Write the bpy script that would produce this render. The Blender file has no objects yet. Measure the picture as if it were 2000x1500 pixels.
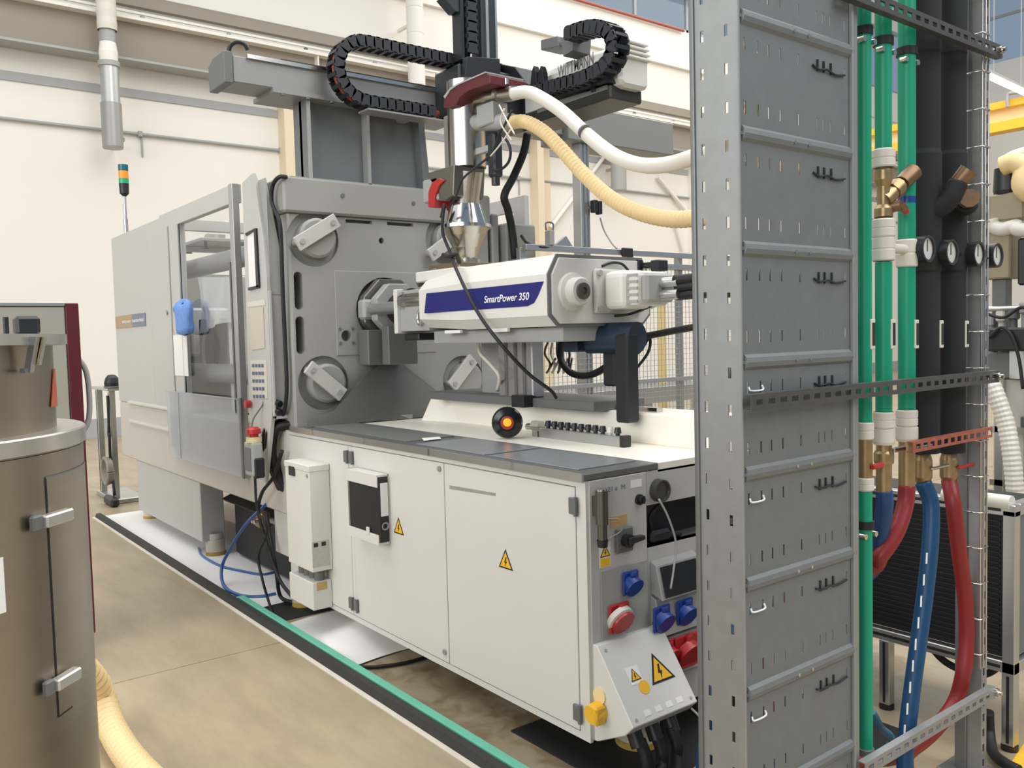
import bpy, bmesh, math, random
from mathutils import Vector, Matrix
random.seed(7)
SC = bpy.context.scene
COL = SC.collection
# ---------------------------------------------------------------- camera
F = 1688.2
def _rot(y, p, r):
    y, p, r = (math.radians(a) for a in (y, p, r))
    fwd = Vector((-math.sin(y)*math.cos(p), math.cos(y)*math.cos(p), -math.sin(p)))
    right = Vector((math.cos(y), math.sin(y), 0)); up = right.cross(fwd)
    c, s = math.cos(r), math.sin(r)
    return c*right+s*up, -s*right+c*up, fwd
CX, CY, CF = _rot(52.346, 3.168, -1.453)
CP = Vector((2.23325, -2.03786, 1.6))
cam = bpy.data.cameras.new('camera'); cam.lens = F/2000*36; cam.sensor_width = 36; cam.sensor_fit = 'HORIZONTAL'
cam.clip_start = 0.05; cam.clip_end = 300
cam_o = bpy.data.objects.new('camera', cam); COL.objects.link(cam_o)
M = Matrix.Identity(4)
for i in range(3):
    M[i][0], M[i][1], M[i][2], M[i][3] = CX[i], CY[i], -CF[i], CP[i]
cam_o.matrix_world = M
SC.camera = cam_o
# ---------------------------------------------------------------- world, lights, exposure
W = bpy.data.worlds.new('sky'); SC.world = W; W.use_nodes = True
bg = W.node_tree.nodes['Background']; bg.inputs[0].default_value = (0.58, 0.77, 1.0, 1); bg.inputs[1].default_value = 0.37
def area(name, loc, aim, sx, sy, power, col):
    l = bpy.data.lights.new(name, 'AREA'); l.shape = 'RECTANGLE'; l.size = sx; l.size_y = sy; l.energy = power; l.color = col
    o = bpy.data.objects.new(name, l); COL.objects.link(o); o.location = loc
    o.rotation_euler = (Vector(aim)-Vector(loc)).to_track_quat('-Z', 'Y').to_euler()
    return o
area('skylight_row', (-4.5, -1.5, 11.0), (-4.5, -1.5, 0), 13, 16, 1560, (1.0, 0.965, 0.91))
area('window_band_front', (1.0, -12.0, 5.0), (-1.0, 0, 1.2), 16, 5, 1230, (1.0, 0.975, 0.945))
area('skylight_row_far', (-8.0, 14.0, 11.0), (-8.0, 14.0, 0), 12, 12, 1200, (1.0, 0.965, 0.91))
area('fill_row_near', (7.0, 3.0, 10.0), (5.0, 3.0, 0), 6, 14, 1450, (1.0, 0.975, 0.945))  # unseen fill, placed to brighten the machine's end faces
area('fill_row_right', (3.0, 17.0, 11.0), (3.0, 26.0, 2.0), 10, 14, 1900, (1.0, 0.965, 0.92))  # unseen fill added and tilted to brighten the far right wall
SC.view_settings.view_transform = 'Standard'; SC.view_settings.look = 'None'
SC.view_settings.gamma = 1; SC.view_settings.use_curve_mapping = False; SC.view_settings.exposure = 0.0
# ---------------------------------------------------------------- pixel -> point on a known plane of the place
def P(u, v, **k):
    (a, val), = k.items(); i = 'xyz'.index(a)
    d = CX*((u-1000)/F) - CY*((v-750)/F) + CF
    return CP + d*((val-CP[i])/d[i])
def PP(pts, **k): return [P(u, v, **k) for u, v in pts]
# ---------------------------------------------------------------- materials
def s2l(c):
    c /= 255.0
    return c/12.92 if c <= 0.04045 else ((c+0.055)/1.055)**2.4
MATS = {}
def mat(name, rgb, rough=0.5, metal=0.0, var=0.05, scale=6.0, bump=0.0, rgb2=None, stretch=None, bscale=None):
    if name in MATS: return MATS[name]
    m = bpy.data.materials.new(name); m.use_nodes = True; nt = m.node_tree; N = nt.nodes; L = nt.links
    b = N['Principled BSDF']; b.inputs['Roughness'].default_value = rough; b.inputs['Metallic'].default_value = metal
    c = [s2l(x) for x in rgb]
    tc = N.new('ShaderNodeTexCoord'); mp = N.new('ShaderNodeMapping'); L.new(tc.outputs['Object'], mp.inputs[0])
    if stretch: mp.inputs['Scale'].default_value = stretch
    no = N.new('ShaderNodeTexNoise'); no.inputs['Scale'].default_value = scale; no.inputs['Detail'].default_value = 5
    L.new(mp.outputs[0], no.inputs['Vector'])
    mx = N.new('ShaderNodeMix'); mx.data_type = 'RGBA'
    c2 = [s2l(x) for x in rgb2] if rgb2 else [min(1, x*(1+var)) for x in c]
    c1 = c if rgb2 else [x*(1-var) for x in c]
    mx.inputs[6].default_value = (*c1, 1); mx.inputs[7].default_value = (*c2, 1)
    L.new(no.outputs['Fac'], mx.inputs[0]); L.new(mx.outputs[2], b.inputs['Base Color'])
    if bump:
        bp = N.new('ShaderNodeBump'); bp.inputs['Strength'].default_value = bump; bp.inputs['Distance'].default_value = 0.01
        n2 = N.new('ShaderNodeTexNoise'); n2.inputs['Scale'].default_value = bscale or scale*6; n2.inputs['Detail'].default_value = 4
        L.new(mp.outputs[0], n2.inputs['Vector']); L.new(n2.outputs['Fac'], bp.inputs['Height']); L.new(bp.outputs[0], b.inputs['Normal'])
    MATS[name] = m; return m
def glow(name, rgb, st):
    m = mat(name, rgb, 0.4); b = m.node_tree.nodes['Principled BSDF']
    b.inputs['Emission Color'].default_value = (*[s2l(x) for x in rgb], 1); b.inputs['Emission Strength'].default_value = st
    return m
def clear(name, tint, gloss=0.08, haze=0.0):
    m = bpy.data.materials.new(name); m.use_nodes = True; nt = m.node_tree; N = nt.nodes; L = nt.links
    out = N['Material Output']; N.remove(N['Principled BSDF'])
    t = N.new('ShaderNodeBsdfTransparent'); t.inputs[0].default_value = (*tint, 1)
    g = N.new('ShaderNodeBsdfGlossy'); g.inputs['Roughness'].default_value = 0.06
    lw = N.new('ShaderNodeLayerWeight'); lw.inputs[0].default_value = 0.5
    pw = N.new('ShaderNodeMath'); pw.operation = 'POWER'; pw.inputs[1].default_value = 3; L.new(lw.outputs['Facing'], pw.inputs[0])
    ma = N.new('ShaderNodeMath'); ma.operation = 'MULTIPLY_ADD'; ma.inputs[1].default_value = gloss*2; ma.inputs[2].default_value = 0.02; L.new(pw.outputs[0], ma.inputs[0])
    mx = N.new('ShaderNodeMixShader'); L.new(ma.outputs[0], mx.inputs[0]); L.new(t.outputs[0], mx.inputs[1]); L.new(g.outputs[0], mx.inputs[2])
    last = mx
    if haze:
        d = N.new('ShaderNodeBsdfDiffuse'); d.inputs[0].default_value = (0.75, 0.76, 0.77, 1)
        m2 = N.new('ShaderNodeMixShader'); m2.inputs[0].default_value = haze; L.new(mx.outputs[0], m2.inputs[1]); L.new(d.outputs[0], m2.inputs[2]); last = m2
    L.new(last.outputs[0], out.inputs[0]); MATS[name] = m; return m
cream = mat('cream_paint', (213, 212, 205), 0.42, var=0.03, scale=3)
guardp = mat('guard_paint', (190, 189, 184), 0.42, var=0.02, scale=3)
platen = mat('grey_cast_paint', (152, 152, 146), 0.45, var=0.05, scale=4, bump=0.05)
dgrey = mat('dark_grey_paint', (104, 106, 104), 0.45, var=0.06)
mgrey = mat('mid_grey_paint', (160, 161, 158), 0.45, var=0.05)
steelp = mat('worktop_steel', (120, 122, 122), 0.35, 0.6, 0.08, 5)
stain = mat('brushed_stainless', (190, 184, 174), 0.26, 1.0, 0.06, 30, stretch=(1, 1, 0.05))
stain2 = mat('drum_stainless', (172, 162, 148), 0.36, 1.0, 0.08, 14, stretch=(0.2, 0.2, 1.5))
polish = mat('polished_steel', (210, 207, 200), 0.16, 1.0, 0.04)
alu = mat('aluminium_profile', (196, 197, 195), 0.32, 0.9, 0.05, 12)
galv = mat('galvanised_steel', (156, 158, 157), 0.5, 0.6, 0.10, 22, bump=0.02)
galvp = mat('galvanised_shaded', (126, 130, 130), 0.55, 0.5, 0.10, 22, bump=0.02)  # same steel as galv, darkened for the shaded tray face
galvd = mat('galvanised_dull', (128, 130, 130), 0.5, 0.7, 0.15, 30)
blackr = mat('black_rubber', (24, 25, 26), 0.55, var=0.2)
blackp = mat('black_plastic', (32, 34, 37), 0.4, var=0.1)
foam = mat('black_insulation', (30, 32, 33), 0.8, var=0.15, bump=0.1)
green = mat('green_plastic_pipe', (0, 148, 112), 0.42, var=0.06, scale=9)
whitec = mat('white_fitting', (214, 208, 196), 0.45, var=0.04)
brass = mat('brass', (166, 142, 104), 0.38, 0.8, 0.22, 40)
redh = mat('red_rubber_hose', (132, 32, 32), 0.45, var=0.12)
blueh = mat('blue_rubber_hose', (8, 66, 106), 0.42, var=0.12)
redp = mat('red_plastic', (176, 40, 40), 0.35, var=0.05)
bluep = mat('blue_plastic', (30, 62, 140), 0.35, var=0.05)
yellowp = mat('yellow_plastic', (240, 186, 48), 0.4, var=0.04)
navy = mat('navy_stripe', (18, 20, 108), 0.5, var=0.02)
whitep = mat('white_print', (236, 236, 232), 0.5, var=0.01)
blackprint = mat('black_print', (30, 28, 24), 0.5, var=0.02)
hosew = mat('white_hose', (218, 213, 203), 0.5, var=0.05)
hoseb = mat('beige_spiral_hose', (222, 196, 144), 0.5, var=0.08, scale=20)
winered = mat('wine_red_paint', (84, 22, 34), 0.4, var=0.06)
wallm = mat('white_wall_paint', (232, 227, 218), 0.8, var=0.015, scale=0.6)
wallg = mat('grey_wall_paint', (166, 167, 168), 0.8, var=0.04)
bandm = mat('taupe_shade', (150, 141, 127), 0.75, var=0.05, scale=1.2)  # taupe tone carrying the flange and ledge shadows
copper = mat('red_primer_steel', (160, 88, 70), 0.45, 0.2, 0.35, 40)
orange = mat('orange_lens', (240, 150, 40), 0.3)
tealm = mat('teal_lens', (10, 96, 104), 0.3)
glens = mat('green_lens', (40, 160, 120), 0.3)
paper = mat('white_paper', (240, 238, 234), 0.85, var=0.02)
clearg = clear('clear_polycarbonate', (0.975, 0.98, 0.98), 0.12)
hazy = clear('hazy_polycarbonate', (0.86, 0.88, 0.9), 0.12, 0.35)
bagm = clear('plastic_film', (0.9, 0.9, 0.88), 0.2, 0.55)
# ---------------------------------------------------------------- mesh helpers
class B:
    def __init__(s): s.bm = bmesh.new()
    def face(s, vs, smooth=False):
        try:
            f = s.bm.faces.new(vs); f.smooth = smooth; return f
        except ValueError: return None
    def box(s, a, b, bev=0.0, seg=1):
        x0, x1 = sorted((a[0], b[0])); y0, y1 = sorted((a[1], b[1])); z0, z1 = sorted((a[2], b[2]))
        v = [s.bm.verts.new(p) for p in ((x0,y0,z0),(x1,y0,z0),(x1,y1,z0),(x0,y1,z0),(x0,y0,z1),(x1,y0,z1),(x1,y1,z1),(x0,y1,z1))]
        fs = [s.face([v[i] for i in q]) for q in ((3,2,1,0),(4,5,6,7),(0,1,5,4),(1,2,6,5),(2,3,7,6),(3,0,4,7))]
        if bev:
            es = list({e for f in fs for e in f.edges})
            bmesh.ops.bevel(s.bm, geom=es, offset=min(bev, 0.45*min(x1-x0, y1-y0, z1-z0)), segments=seg, affect='EDGES', profile=0.5)
        return s
    def prism(s, pts, vec, bev=0.0):
        vec = Vector(vec); pts = [Vector(p) for p in pts]
        a = [s.bm.verts.new(p) for p in pts]; b = [s.bm.verts.new(p+vec) for p in pts]; n = len(pts)
        fs = [s.face(a), s.face(b[::-1])]
        for i in range(n): fs.append(s.face([a[i], b[i], b[(i+1) % n], a[(i+1) % n]]))
        fs = [f for f in fs if f]
        bmesh.ops.recalc_face_normals(s.bm, faces=fs)
        if bev:
            bmesh.ops.bevel(s.bm, geom=list({e for f in fs for e in f.edges}), offset=bev, segments=1, affect='EDGES')
        return s
    def _frame(s, d):
        d = Vector(d).normalized(); r = Vector((0, 0, 1)) if abs(d.z) < 0.9 else Vector((1, 0, 0))
        u = r.cross(d).normalized(); return u, d.cross(u)
    def cyl(s, p0, p1, r, r2=None, seg=20, caps=True, smooth=True):
        p0, p1 = Vector(p0), Vector(p1); r2 = r if r2 is None else r2
        u, w = s._frame(p1-p0)
        def ring(p, q): return [s.bm.verts.new(p+(u*math.cos(2*math.pi*i/seg)+w*math.sin(2*math.pi*i/seg))*q) for i in range(seg)]
        A, Bq = ring(p0, r), ring(p1, r2)
        for i in range(seg): s.face([A[i], A[(i+1) % seg], Bq[(i+1) % seg], Bq[i]], smooth)
        if caps:
            if r > 1e-6: s.face(ring(p0, r)[::-1])
            if r2 > 1e-6: s.face(ring(p1, r2))
        return s
    def lathe(s, prof, c, axis=(0, 0, 1), seg=32, flat=True):
        """prof: list of (radius, distance along axis); sharp between segments"""
        c = Vector(c); d = Vector(axis).normalized(); u, w = s._frame(d)
        def ring(r, h): return [s.bm.verts.new(c+d*h+(u*math.cos(2*math.pi*i/seg)+w*math.sin(2*math.pi*i/seg))*r) for i in range(seg)]
        for (r0, h0), (r1, h1) in zip(prof[:-1], prof[1:]):
            if r0 < 1e-6 and r1 < 1e-6: continue
            if r0 < 1e-6:
                A = [s.bm.verts.new(c+d*h0)]; Q = ring(r1, h1)
                for i in range(seg): s.face([A[0], Q[i], Q[(i+1) % seg]][::-1] if False else [A[0], Q[(i+1) % seg], Q[i]][::-1], True)
            elif r1 < 1e-6:
                A = ring(r0, h0); Q = s.bm.verts.new(c+d*h1)
                for i in range(seg): s.face([A[i], A[(i+1) % seg], Q], True)
            else:
                A, Q = ring(r0, h0), ring(r1, h1)
                for i in range(seg): s.face([A[i], A[(i+1) % seg], Q[(i+1) % seg], Q[i]], True)
        return s
    def tube(s, pts, r, seg=10, sub=8, smooth=True, rib=0.0, step=None, caps=True):
        pts = [Vector(p) for p in pts]
        if smooth and len(pts) > 2:
            q = [2*pts[0]-pts[1]]+pts+[2*pts[-1]-pts[-2]]; out = []
            for i in range(1, len(q)-2):
                for k in range(sub):
                    t = k/sub; a, b, c, d = q[i-1], q[i], q[i+1], q[i+2]
                    out.append(0.5*((2*b)+(c-a)*t+(2*a-5*b+4*c-d)*t*t+(3*b-a-3*c+d)*t**3))
            out.append(pts[-1]); pts = out
        if step:      # resample at an even step
            out = [pts[0]]; acc = 0.0
            for a, b in zip(pts[:-1], pts[1:]):
                L = (b-a).length; t = step-acc
                while t <= L: out.append(a.lerp(b, t/L)); t += step
                acc = (acc+L) % step
            pts = out
        n = len(pts); prev = None; rings = []
        for i, p in enumerate(pts):
            d = (pts[min(i+1, n-1)]-pts[max(i-1, 0)]).normalized()
            if prev is None: u, w = s._frame(d)
            else:
                u = (prev-d*prev.dot(d)); u = u.normalized() if u.length > 1e-6 else s._frame(d)[0]; w = d.cross(u)
            prev = u; rr = r*(1+rib*(1 if i % 2 else -1)) if rib else r
            rings.append([s.bm.verts.new(p+(u*math.cos(2*math.pi*k/seg)+w*math.sin(2*math.pi*k/seg))*rr) for k in range(seg)])
        for A, Q in zip(rings[:-1], rings[1:]):
            for k in range(seg): s.face([A[k], A[(k+1) % seg], Q[(k+1) % seg], Q[k]], not rib)
        if caps: s.face(rings[0][::-1]); s.face(rings[-1])
        return s
    def sphere(s, c, r, seg=20, rings=12, sc=(1, 1, 1)):
        m = Matrix.Translation(Vector(c)) @ Matrix.Diagonal((r*sc[0], r*sc[1], r*sc[2], 1))
        g = bmesh.ops.create_uvsphere(s.bm, u_segments=seg, v_segments=rings, radius=1, matrix=m)
        for v in g['verts']:
            for f in v.link_faces: f.smooth = True
        return s
    def perf(s, o, u, v, n, U, V, holes):
        """sheet spanning U x V along unit vectors u, v from o, thickness vector n, with rectangular holes (u0,u1,v0,v1)"""
        o, u, v, n = Vector(o), Vector(u), Vector(v), Vector(n)
        us = sorted({0, U, *[h[0] for h in holes], *[h[1] for h in holes]}); vs = sorted({0, V, *[h[2] for h in holes], *[h[3] for h in holes]})
        us = [a for a in us if -1e-9 <= a <= U+1e-9]; vs = [a for a in vs if -1e-9 <= a <= V+1e-9]
        def solid(i, j):
            if not (0 <= i < len(us)-1 and 0 <= j < len(vs)-1): return False
            a, b = (us[i]+us[i+1])/2, (vs[j]+vs[j+1])/2
            return not any(h[0] < a < h[1] and h[2] < b < h[3] for h in holes)
        c0, c1 = {}, {}
        def V0(i, j):
            if (i, j) not in c0: c0[i, j] = s.bm.verts.new(o+u*us[i]+v*vs[j])
            return c0[i, j]
        def V1(i, j):
            if (i, j) not in c1: c1[i, j] = s.bm.verts.new(o+u*us[i]+v*vs[j]+n)
            return c1[i, j]
        fs = []
        for i in range(len(us)-1):
            for j in range(len(vs)-1):
                if not solid(i, j): continue
                fs.append(s.face([V1(i, j), V1(i+1, j), V1(i+1, j+1), V1(i, j+1)])); fs.append(s.face([V0(i, j), V0(i, j+1), V0(i+1, j+1), V0(i+1, j)]))
                for (di, dj, a, b) in ((-1,0,(i,j),(i,j+1)), (1,0,(i+1,j+1),(i+1,j)), (0,-1,(i+1,j),(i,j)), (0,1,(i,j+1),(i+1,j+1))):
                    if not solid(i+di, j+dj): fs.append(s.face([V0(*a), V0(*b), V1(*b), V1(*a)]))
        bmesh.ops.recalc_face_normals(s.bm, faces=[f for f in fs if f])
        return s
def world_origin(o):
    v = Vector((0, 0, 0))
    while o: v += o.location; o = o.parent
    return v
def obj(name, b, m, parent=None, label=None):
    """link the builder's shapes (given in world metres) as one mesh object, under its thing"""
    me = bpy.data.meshes.new(name); b.bm.normal_update(); b.bm.to_mesh(me); b.bm.free()
    o = bpy.data.objects.new(name, me); me.materials.append(m); COL.objects.link(o)
    if parent: o.parent = parent; me.transform(Matrix.Translation(-world_origin(parent)))
    else:
        c = [v.co for v in me.vertices]
        base = Vector(((min(v.x for v in c)+max(v.x for v in c))/2, (min(v.y for v in c)+max(v.y for v in c))/2, min(v.z for v in c)))
        me.transform(Matrix.Translation(-base)); o.location = base
    if label: o['label'] = label
    return o
def thing(name, loc, label, cat, group=None):
    o = bpy.data.objects.new(name, None); COL.objects.link(o); o.location = loc; o.empty_display_size = 0.1
    o['label'] = label; o['category'] = cat
    if group: o['group'] = group
    return o
def tag(o, label, cat, group=None):
    o['label'] = label; o['category'] = cat
    if group: o['group'] = group
    return o
def struct(o, label=None):
    o['kind'] = 'structure'
    if label: o['label'] = label
    return o
def again(src, name, offset, parent):
    """another of an alike part, sharing its mesh"""
    o = bpy.data.objects.new(name, src.data); COL.objects.link(o); o.parent = parent; o.location = src.location+Vector(offset); return o
def text_mesh(name, body, m, parent, origin, xdir, ydir, height, shear=0.0, depth=0.0008, width=None, align='LEFT', bold=0.0):
    cu = bpy.data.curves.new(name, 'FONT'); cu.body = body; cu.size = 1.0; cu.shear = shear; cu.align_x = align; cu.extrude = 0.0; cu.offset = bold
    t = bpy.data.objects.new(name, cu); COL.objects.link(t)
    dg = bpy.context.evaluated_depsgraph_get(); me = bpy.data.meshes.new_from_object(t.evaluated_get(dg))
    bpy.data.objects.remove(t); bpy.data.curves.remove(cu)
    xs = [v.co.x for v in me.vertices]; w = max(xs)-min(xs); cap = 0.7
    k = height/cap; kx = (width/w) if width else k
    xd, yd = Vector(xdir).normalized(), Vector(ydir).normalized(); nd = xd.cross(yd)
    o3 = Vector(origin)+nd*depth-(world_origin(parent) if parent else Vector())
    for v in me.vertices: v.co = o3+xd*(v.co.x*kx)+yd*(v.co.y*k)
    me.materials.clear(); me.materials.append(m)
    o = bpy.data.objects.new(name, me); COL.objects.link(o); o.parent = parent
    return o
# ================================================================ the hall
def concrete():
    m = mat('concrete_floor', (170, 155, 130), 0.42, var=0.1, scale=1.3, bump=0.04, bscale=60)
    nt = m.node_tree; N = nt.nodes; L = nt.links; b = N['Principled BSDF']
    tc = N.new('ShaderNodeNewGeometry')
    base = b.inputs['Base Color'].links[0].from_socket
    # broad mottling and thin scuffs
    n1 = N.new('ShaderNodeTexNoise'); n1.inputs['Scale'].default_value = 3.2; n1.inputs['Detail'].default_value = 8; n1.inputs['Roughness'].default_value = 0.65
    mp = N.new('ShaderNodeMapping'); mp.inputs['Scale'].default_value = (0.5, 1.6, 1); L.new(tc.outputs['Position'], mp.inputs[0]); L.new(mp.outputs[0], n1.inputs['Vector'])
    r1 = N.new('ShaderNodeValToRGB'); r1.color_ramp.elements[0].position = 0.35; r1.color_ramp.elements[1].position = 0.7
    r1.color_ramp.elements[0].color = (0.74, 0.72, 0.68, 1); r1.color_ramp.elements[1].color = (1.08, 1.07, 1.05, 1); L.new(n1.outputs['Fac'], r1.inputs[0])
    m1 = N.new('ShaderNodeMix'); m1.data_type = 'RGBA'; m1.blend_type = 'MULTIPLY'; m1.inputs[0].default_value = 0.8
    L.new(base, m1.inputs[6]); L.new(r1.outputs[0], m1.inputs[7])
    # oil stains below the machine: patches with their own outline inside the drip area
    n2 = N.new('ShaderNodeTexNoise'); n2.inputs['Scale'].default_value = 4.5; n2.inputs['Detail'].default_value = 7; n2.inputs['Distortion'].default_value = 1.2; L.new(tc.outputs['Position'], n2.inputs['Vector'])
    sp = N.new('ShaderNodeSeparateXYZ'); L.new(tc.outputs['Position'], sp.inputs[0])
    def rng(sock, a, b_, c, d):
        x = N.new('ShaderNodeMapRange'); x.interpolation_type = 'SMOOTHSTEP'; x.inputs[1].default_value = a; x.inputs[2].default_value = b_; x.inputs[3].default_value = c; x.inputs[4].default_value = d; L.new(sock, x.inputs[0]); return x.outputs[0]
    def mul(a, b_):
        x = N.new('ShaderNodeMath'); x.operation = 'MULTIPLY'; L.new(a, x.inputs[0]); L.new(b_, x.inputs[1]); return x.outputs[0]
    mask = mul(mul(rng(sp.outputs[1], -0.2, -0.05, 0, 1), rng(sp.outputs[0], -2.6, -1.5, 0, 1)), rng(sp.outputs[0], 0.1, 0.4, 1, 0))
    st = mul(rng(n2.outputs['Fac'], 0.40, 0.66, 0, 0.85), mask)
    m2 = N.new('ShaderNodeMix'); m2.data_type = 'RGBA'; m2.inputs[7].default_value = (s2l(122), s2l(102), s2l(74), 1)
    L.new(st, m2.inputs[0]); L.new(m1.outputs[2], m2.inputs[6]); L.new(m2.outputs[2], b.inputs['Base Color'])
    return m
cm = concrete()
fl = struct(obj('floor', B().box((-16, -14, -0.12), (14, 34, -0.02)), cm))
xs = [-16, -8.13, -2.13, 3.87, 14]; ys = [-14, -5.2, 4.8, 14.8, 34]
for i in range(4):
    for j in range(4):
        obj('slab', B().box((xs[i]+0.003, ys[j]+0.003, -0.02), (xs[i+1]-0.003, ys[j+1]-0.003, 0)), cm, fl)
XW = -14.3
wb = B().box((XW-0.2, -14, 0), (XW, 34, 10.02)).box((XW-0.2, -14, 10.02), (XW, 9, 13)).box((XW-0.2, 9, 12.2), (XW, 34, 13))
wall = struct(obj('wall_back', wb, wallm))
struct(obj('baseboard_back', B().box((XW, -14, 0), (XW+0.03, 34, 0.33)), wallg))
# grey joint strip between the wall panels, as its own trim
struct(obj('trim_1', B().box((XW, -14, 6.03), (XW+0.03, 34, 6.18)), wallg))
struct(obj('trim_2', B().box((XW, -14, 7.62), (XW+0.12, 34, 7.8)).box((XW, -14, 7.8), (XW+0.05, 34, 7.86)), bandm))  # brown strip painted as the shadow line under the wall ledge
# ledge above which the wall panels step back
struct(obj('trim_3', B().box((XW, -14, 8.95), (XW+0.1, 34, 9.03)), wallm))
# window strip under the roof
w1 = B(); y0, y1, z0, z1 = 9, 34, 10.02, 12.2
w1.box((XW-0.12, y0, z0), (XW-0.04, y1, z0+0.09)).box((XW-0.12, y0, z1-0.09), (XW-0.04, y1, z1))
win = struct(obj('window_1', w1, mgrey))
nmul = 12
for k in range(nmul+1):
    yy = y0+(y1-y0)*k/nmul
    obj('mullion', B().box((XW-0.12, yy-0.04, z0), (XW-0.04, yy+0.04, z1)), mgrey, win)
    if k < nmul: obj('pane', B().box((XW-0.085, yy+0.04, z0+0.09), (XW-0.075, yy+(y1-y0)/nmul-0.04, z1-0.09)), clearg, win)
# wall on the far side of the hall, with its own window strip and a corrugated parapet
YR = 32
zc0, zc1 = P(1965, 118, y=YR).z, P(1965, 30, y=YR).z
struct(obj('wall_right', B().box((XW, YR, 0), (14, YR+0.2, zc0)), wallm))
cor = B(); n = 150; xw0 = -10
pts = []
for k in range(n+1):
    x = xw0+24*k/n; pts.append(Vector((x, YR-0.02-(0.08 if k % 2 else 0.0), zc0)))
for k in range(n):
    a, b_ = pts[k], pts[k+1]; up = Vector((0, 0, zc1-zc0))
    cor.face([cor.bm.verts.new(p) for p in (a, b_, b_+up, a+up)])
    cor.face([cor.bm.verts.new(p+Vector((0, 0.03, 0))) for p in (a+up, b_+up, b_, a)])
struct(obj('trim_4', cor, mat('corrugated_sheet', (150, 140, 122), 0.6, 0.2, 0.15, 3)))
w2 = struct(obj('window_2', B().box((XW, YR+0.05, zc1), (14, YR+0.12, zc1+0.1)).box((XW, YR+0.05, zc1+2.4), (14, YR+0.12, zc1+2.5)), mgrey))
for k in range(15):
    obj('pane', B().box((XW+1.88*k+0.05, YR+0.08, zc1+0.1), (XW+1.88*(k+1)-0.05, YR+0.09, zc1+2.4)), clearg, w2)
# crane runway along the back wall: an I-beam with stiffeners, on brackets
rw = thing('crane_runway_beam', (XW+0.35, 9, 6.5), 'long steel runway beam with shadow-toned web running along the white back wall', 'beam')
obj('web', B().box((XW+0.30, -14, 6.6), (XW+0.33, 34, 7.24)), bandm, rw)  # shadow of the top flange put into the web colour
obj('top_flange', B().box((XW+0.12, -14, 7.24), (XW+0.52, 34, 7.29)).box((XW+0.3, -14, 7.29), (XW+0.36, 34, 7.35)), wallm, rw)
obj('bottom_flange', B().box((XW+0.12, -14, 6.54), (XW+0.5, 34, 6.58)), mgrey, rw)
for yy in (-8, -4, 1.72, 5.7, 9.8, 14, 18, 22, 26):
    obj('stiffener', B().box((XW+0.13, yy, 6.58), (XW+0.48, yy+0.03, 7.24)), wallm, rw)
cr = thing('conductor_rail', (XW+0.2, 9, 7.4), 'thin white conductor rail with clips above the runway beam', 'rail')
obj('bar', B().box((XW+0.16, -14, 7.46), (XW+0.2, 34, 7.5)).box((XW+0.16, -14, 7.40), (XW+0.18, 34, 7.42)), wallm, cr)
for k in range(12):
    yy = 0.9+k*1.55
    obj('clip', B().box((XW+0.16, yy, 7.36), (XW+0.24, yy+0.07, 7.44), 0.01), dgrey if k in (0, 3, 9) else mgrey, cr)
# conduit along the wall
cd = thing('wall_conduit', (XW+0.05, 9, 5.38), 'thin grey conduit clipped along the white back wall', 'conduit')
obj('pipe', B().cyl((XW+0.05, -14, 5.39), (XW+0.05, 34, 5.39), 0.028, seg=8), mgrey, cd)
for yy in (2.35, 5.0, 8.0, 11.0, 14.0): obj('clip', B().box((XW, yy, 5.34), (XW+0.09, yy+0.08, 5.44), 0.01).box((XW, yy+0.06, 5.0), (XW+0.03, yy+0.09, 5.34)), mgrey, cd)
# pilasters of the hall frame
pil = mat('pilaster_paint', (224, 208, 180), 0.75, var=0.03)
for k, (ya, yb) in enumerate(((5.02, 5.24), (11.42, 11.62), (17.2, 17.45), (23.4, 23.65))):
    struct(obj('trim_%d' % (5+k), B().box((XW, ya, 0), (XW+0.32, yb, 6.54)).box((XW, yb, 0), (XW+0.05, yb+0.42, 7.2)), pil if k < 2 else wallm))
# wall braces beyond the second pilaster
def brace(a, b_, lab):
    pa, pb = P(*a, x=XW+0.1), P(*b_, x=XW+0.1)
    tag(obj('wall_brace', B().cyl(pa, pb, 0.055, seg=8), wallm), lab, 'brace', 'diagonal wall braces')
brace((1285, 345), (1340, 412), 'slanting white steel brace on the wall above the spiral hose')
brace((1185, 300), (1075, 445), 'long slanting white steel brace behind the grey robot post')
brace((1318, 430), (1336, 492), 'short steep white brace on the wall below the spiral hose')
# exhaust ducts on the back wall
xd = XW+0.75
d1 = thing('exhaust_duct', (xd, 1.97, 5.08), 'grey and white round exhaust duct hanging in front of the wall', 'duct')
def dv(u, v): return P(u, v, x=xd)
pa = dv(221, 290); yc = pa.y; R0 = (dv(244, 270).y-dv(200, 270).y)/2*0.93
zb, zj, zt = pa.z, dv(220, 203).z, dv(219, 132).z
obj('lower_pipe', B().lathe([(0, 0), (R0*0.96, 0), (R0, 0.02), (R0, zj-zb)], (xd, yc, zb)), mat('duct_grey', (158, 157, 152), 0.4, 0.3, 0.04), d1)
obj('middle_pipe', B().lathe([(R0*0.9, 0), (R0*0.9, zt-zj)], (xd, yc, zj)), mat('duct_silver', (190, 189, 186), 0.35, 0.5, 0.05), d1)
obj('flange', B().lathe([(R0*0.9, 0), (R0*1.06, 0.0), (R0*1.06, 0.08), (R0*0.9, 0.08)], (xd, yc, zt)), mgrey, d1)
obj('elbow', B().lathe([(R0*0.85, 0), (R0*0.9, 0.16), (R0*0.75, 0.32)], (xd, yc, zt+0.08)), wallm, d1)
obj('damper', B().lathe([(R0*0.75, 0), (R0*0.75, 0.22)], (xd, yc, zt+0.4)), mgrey, d1)
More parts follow.
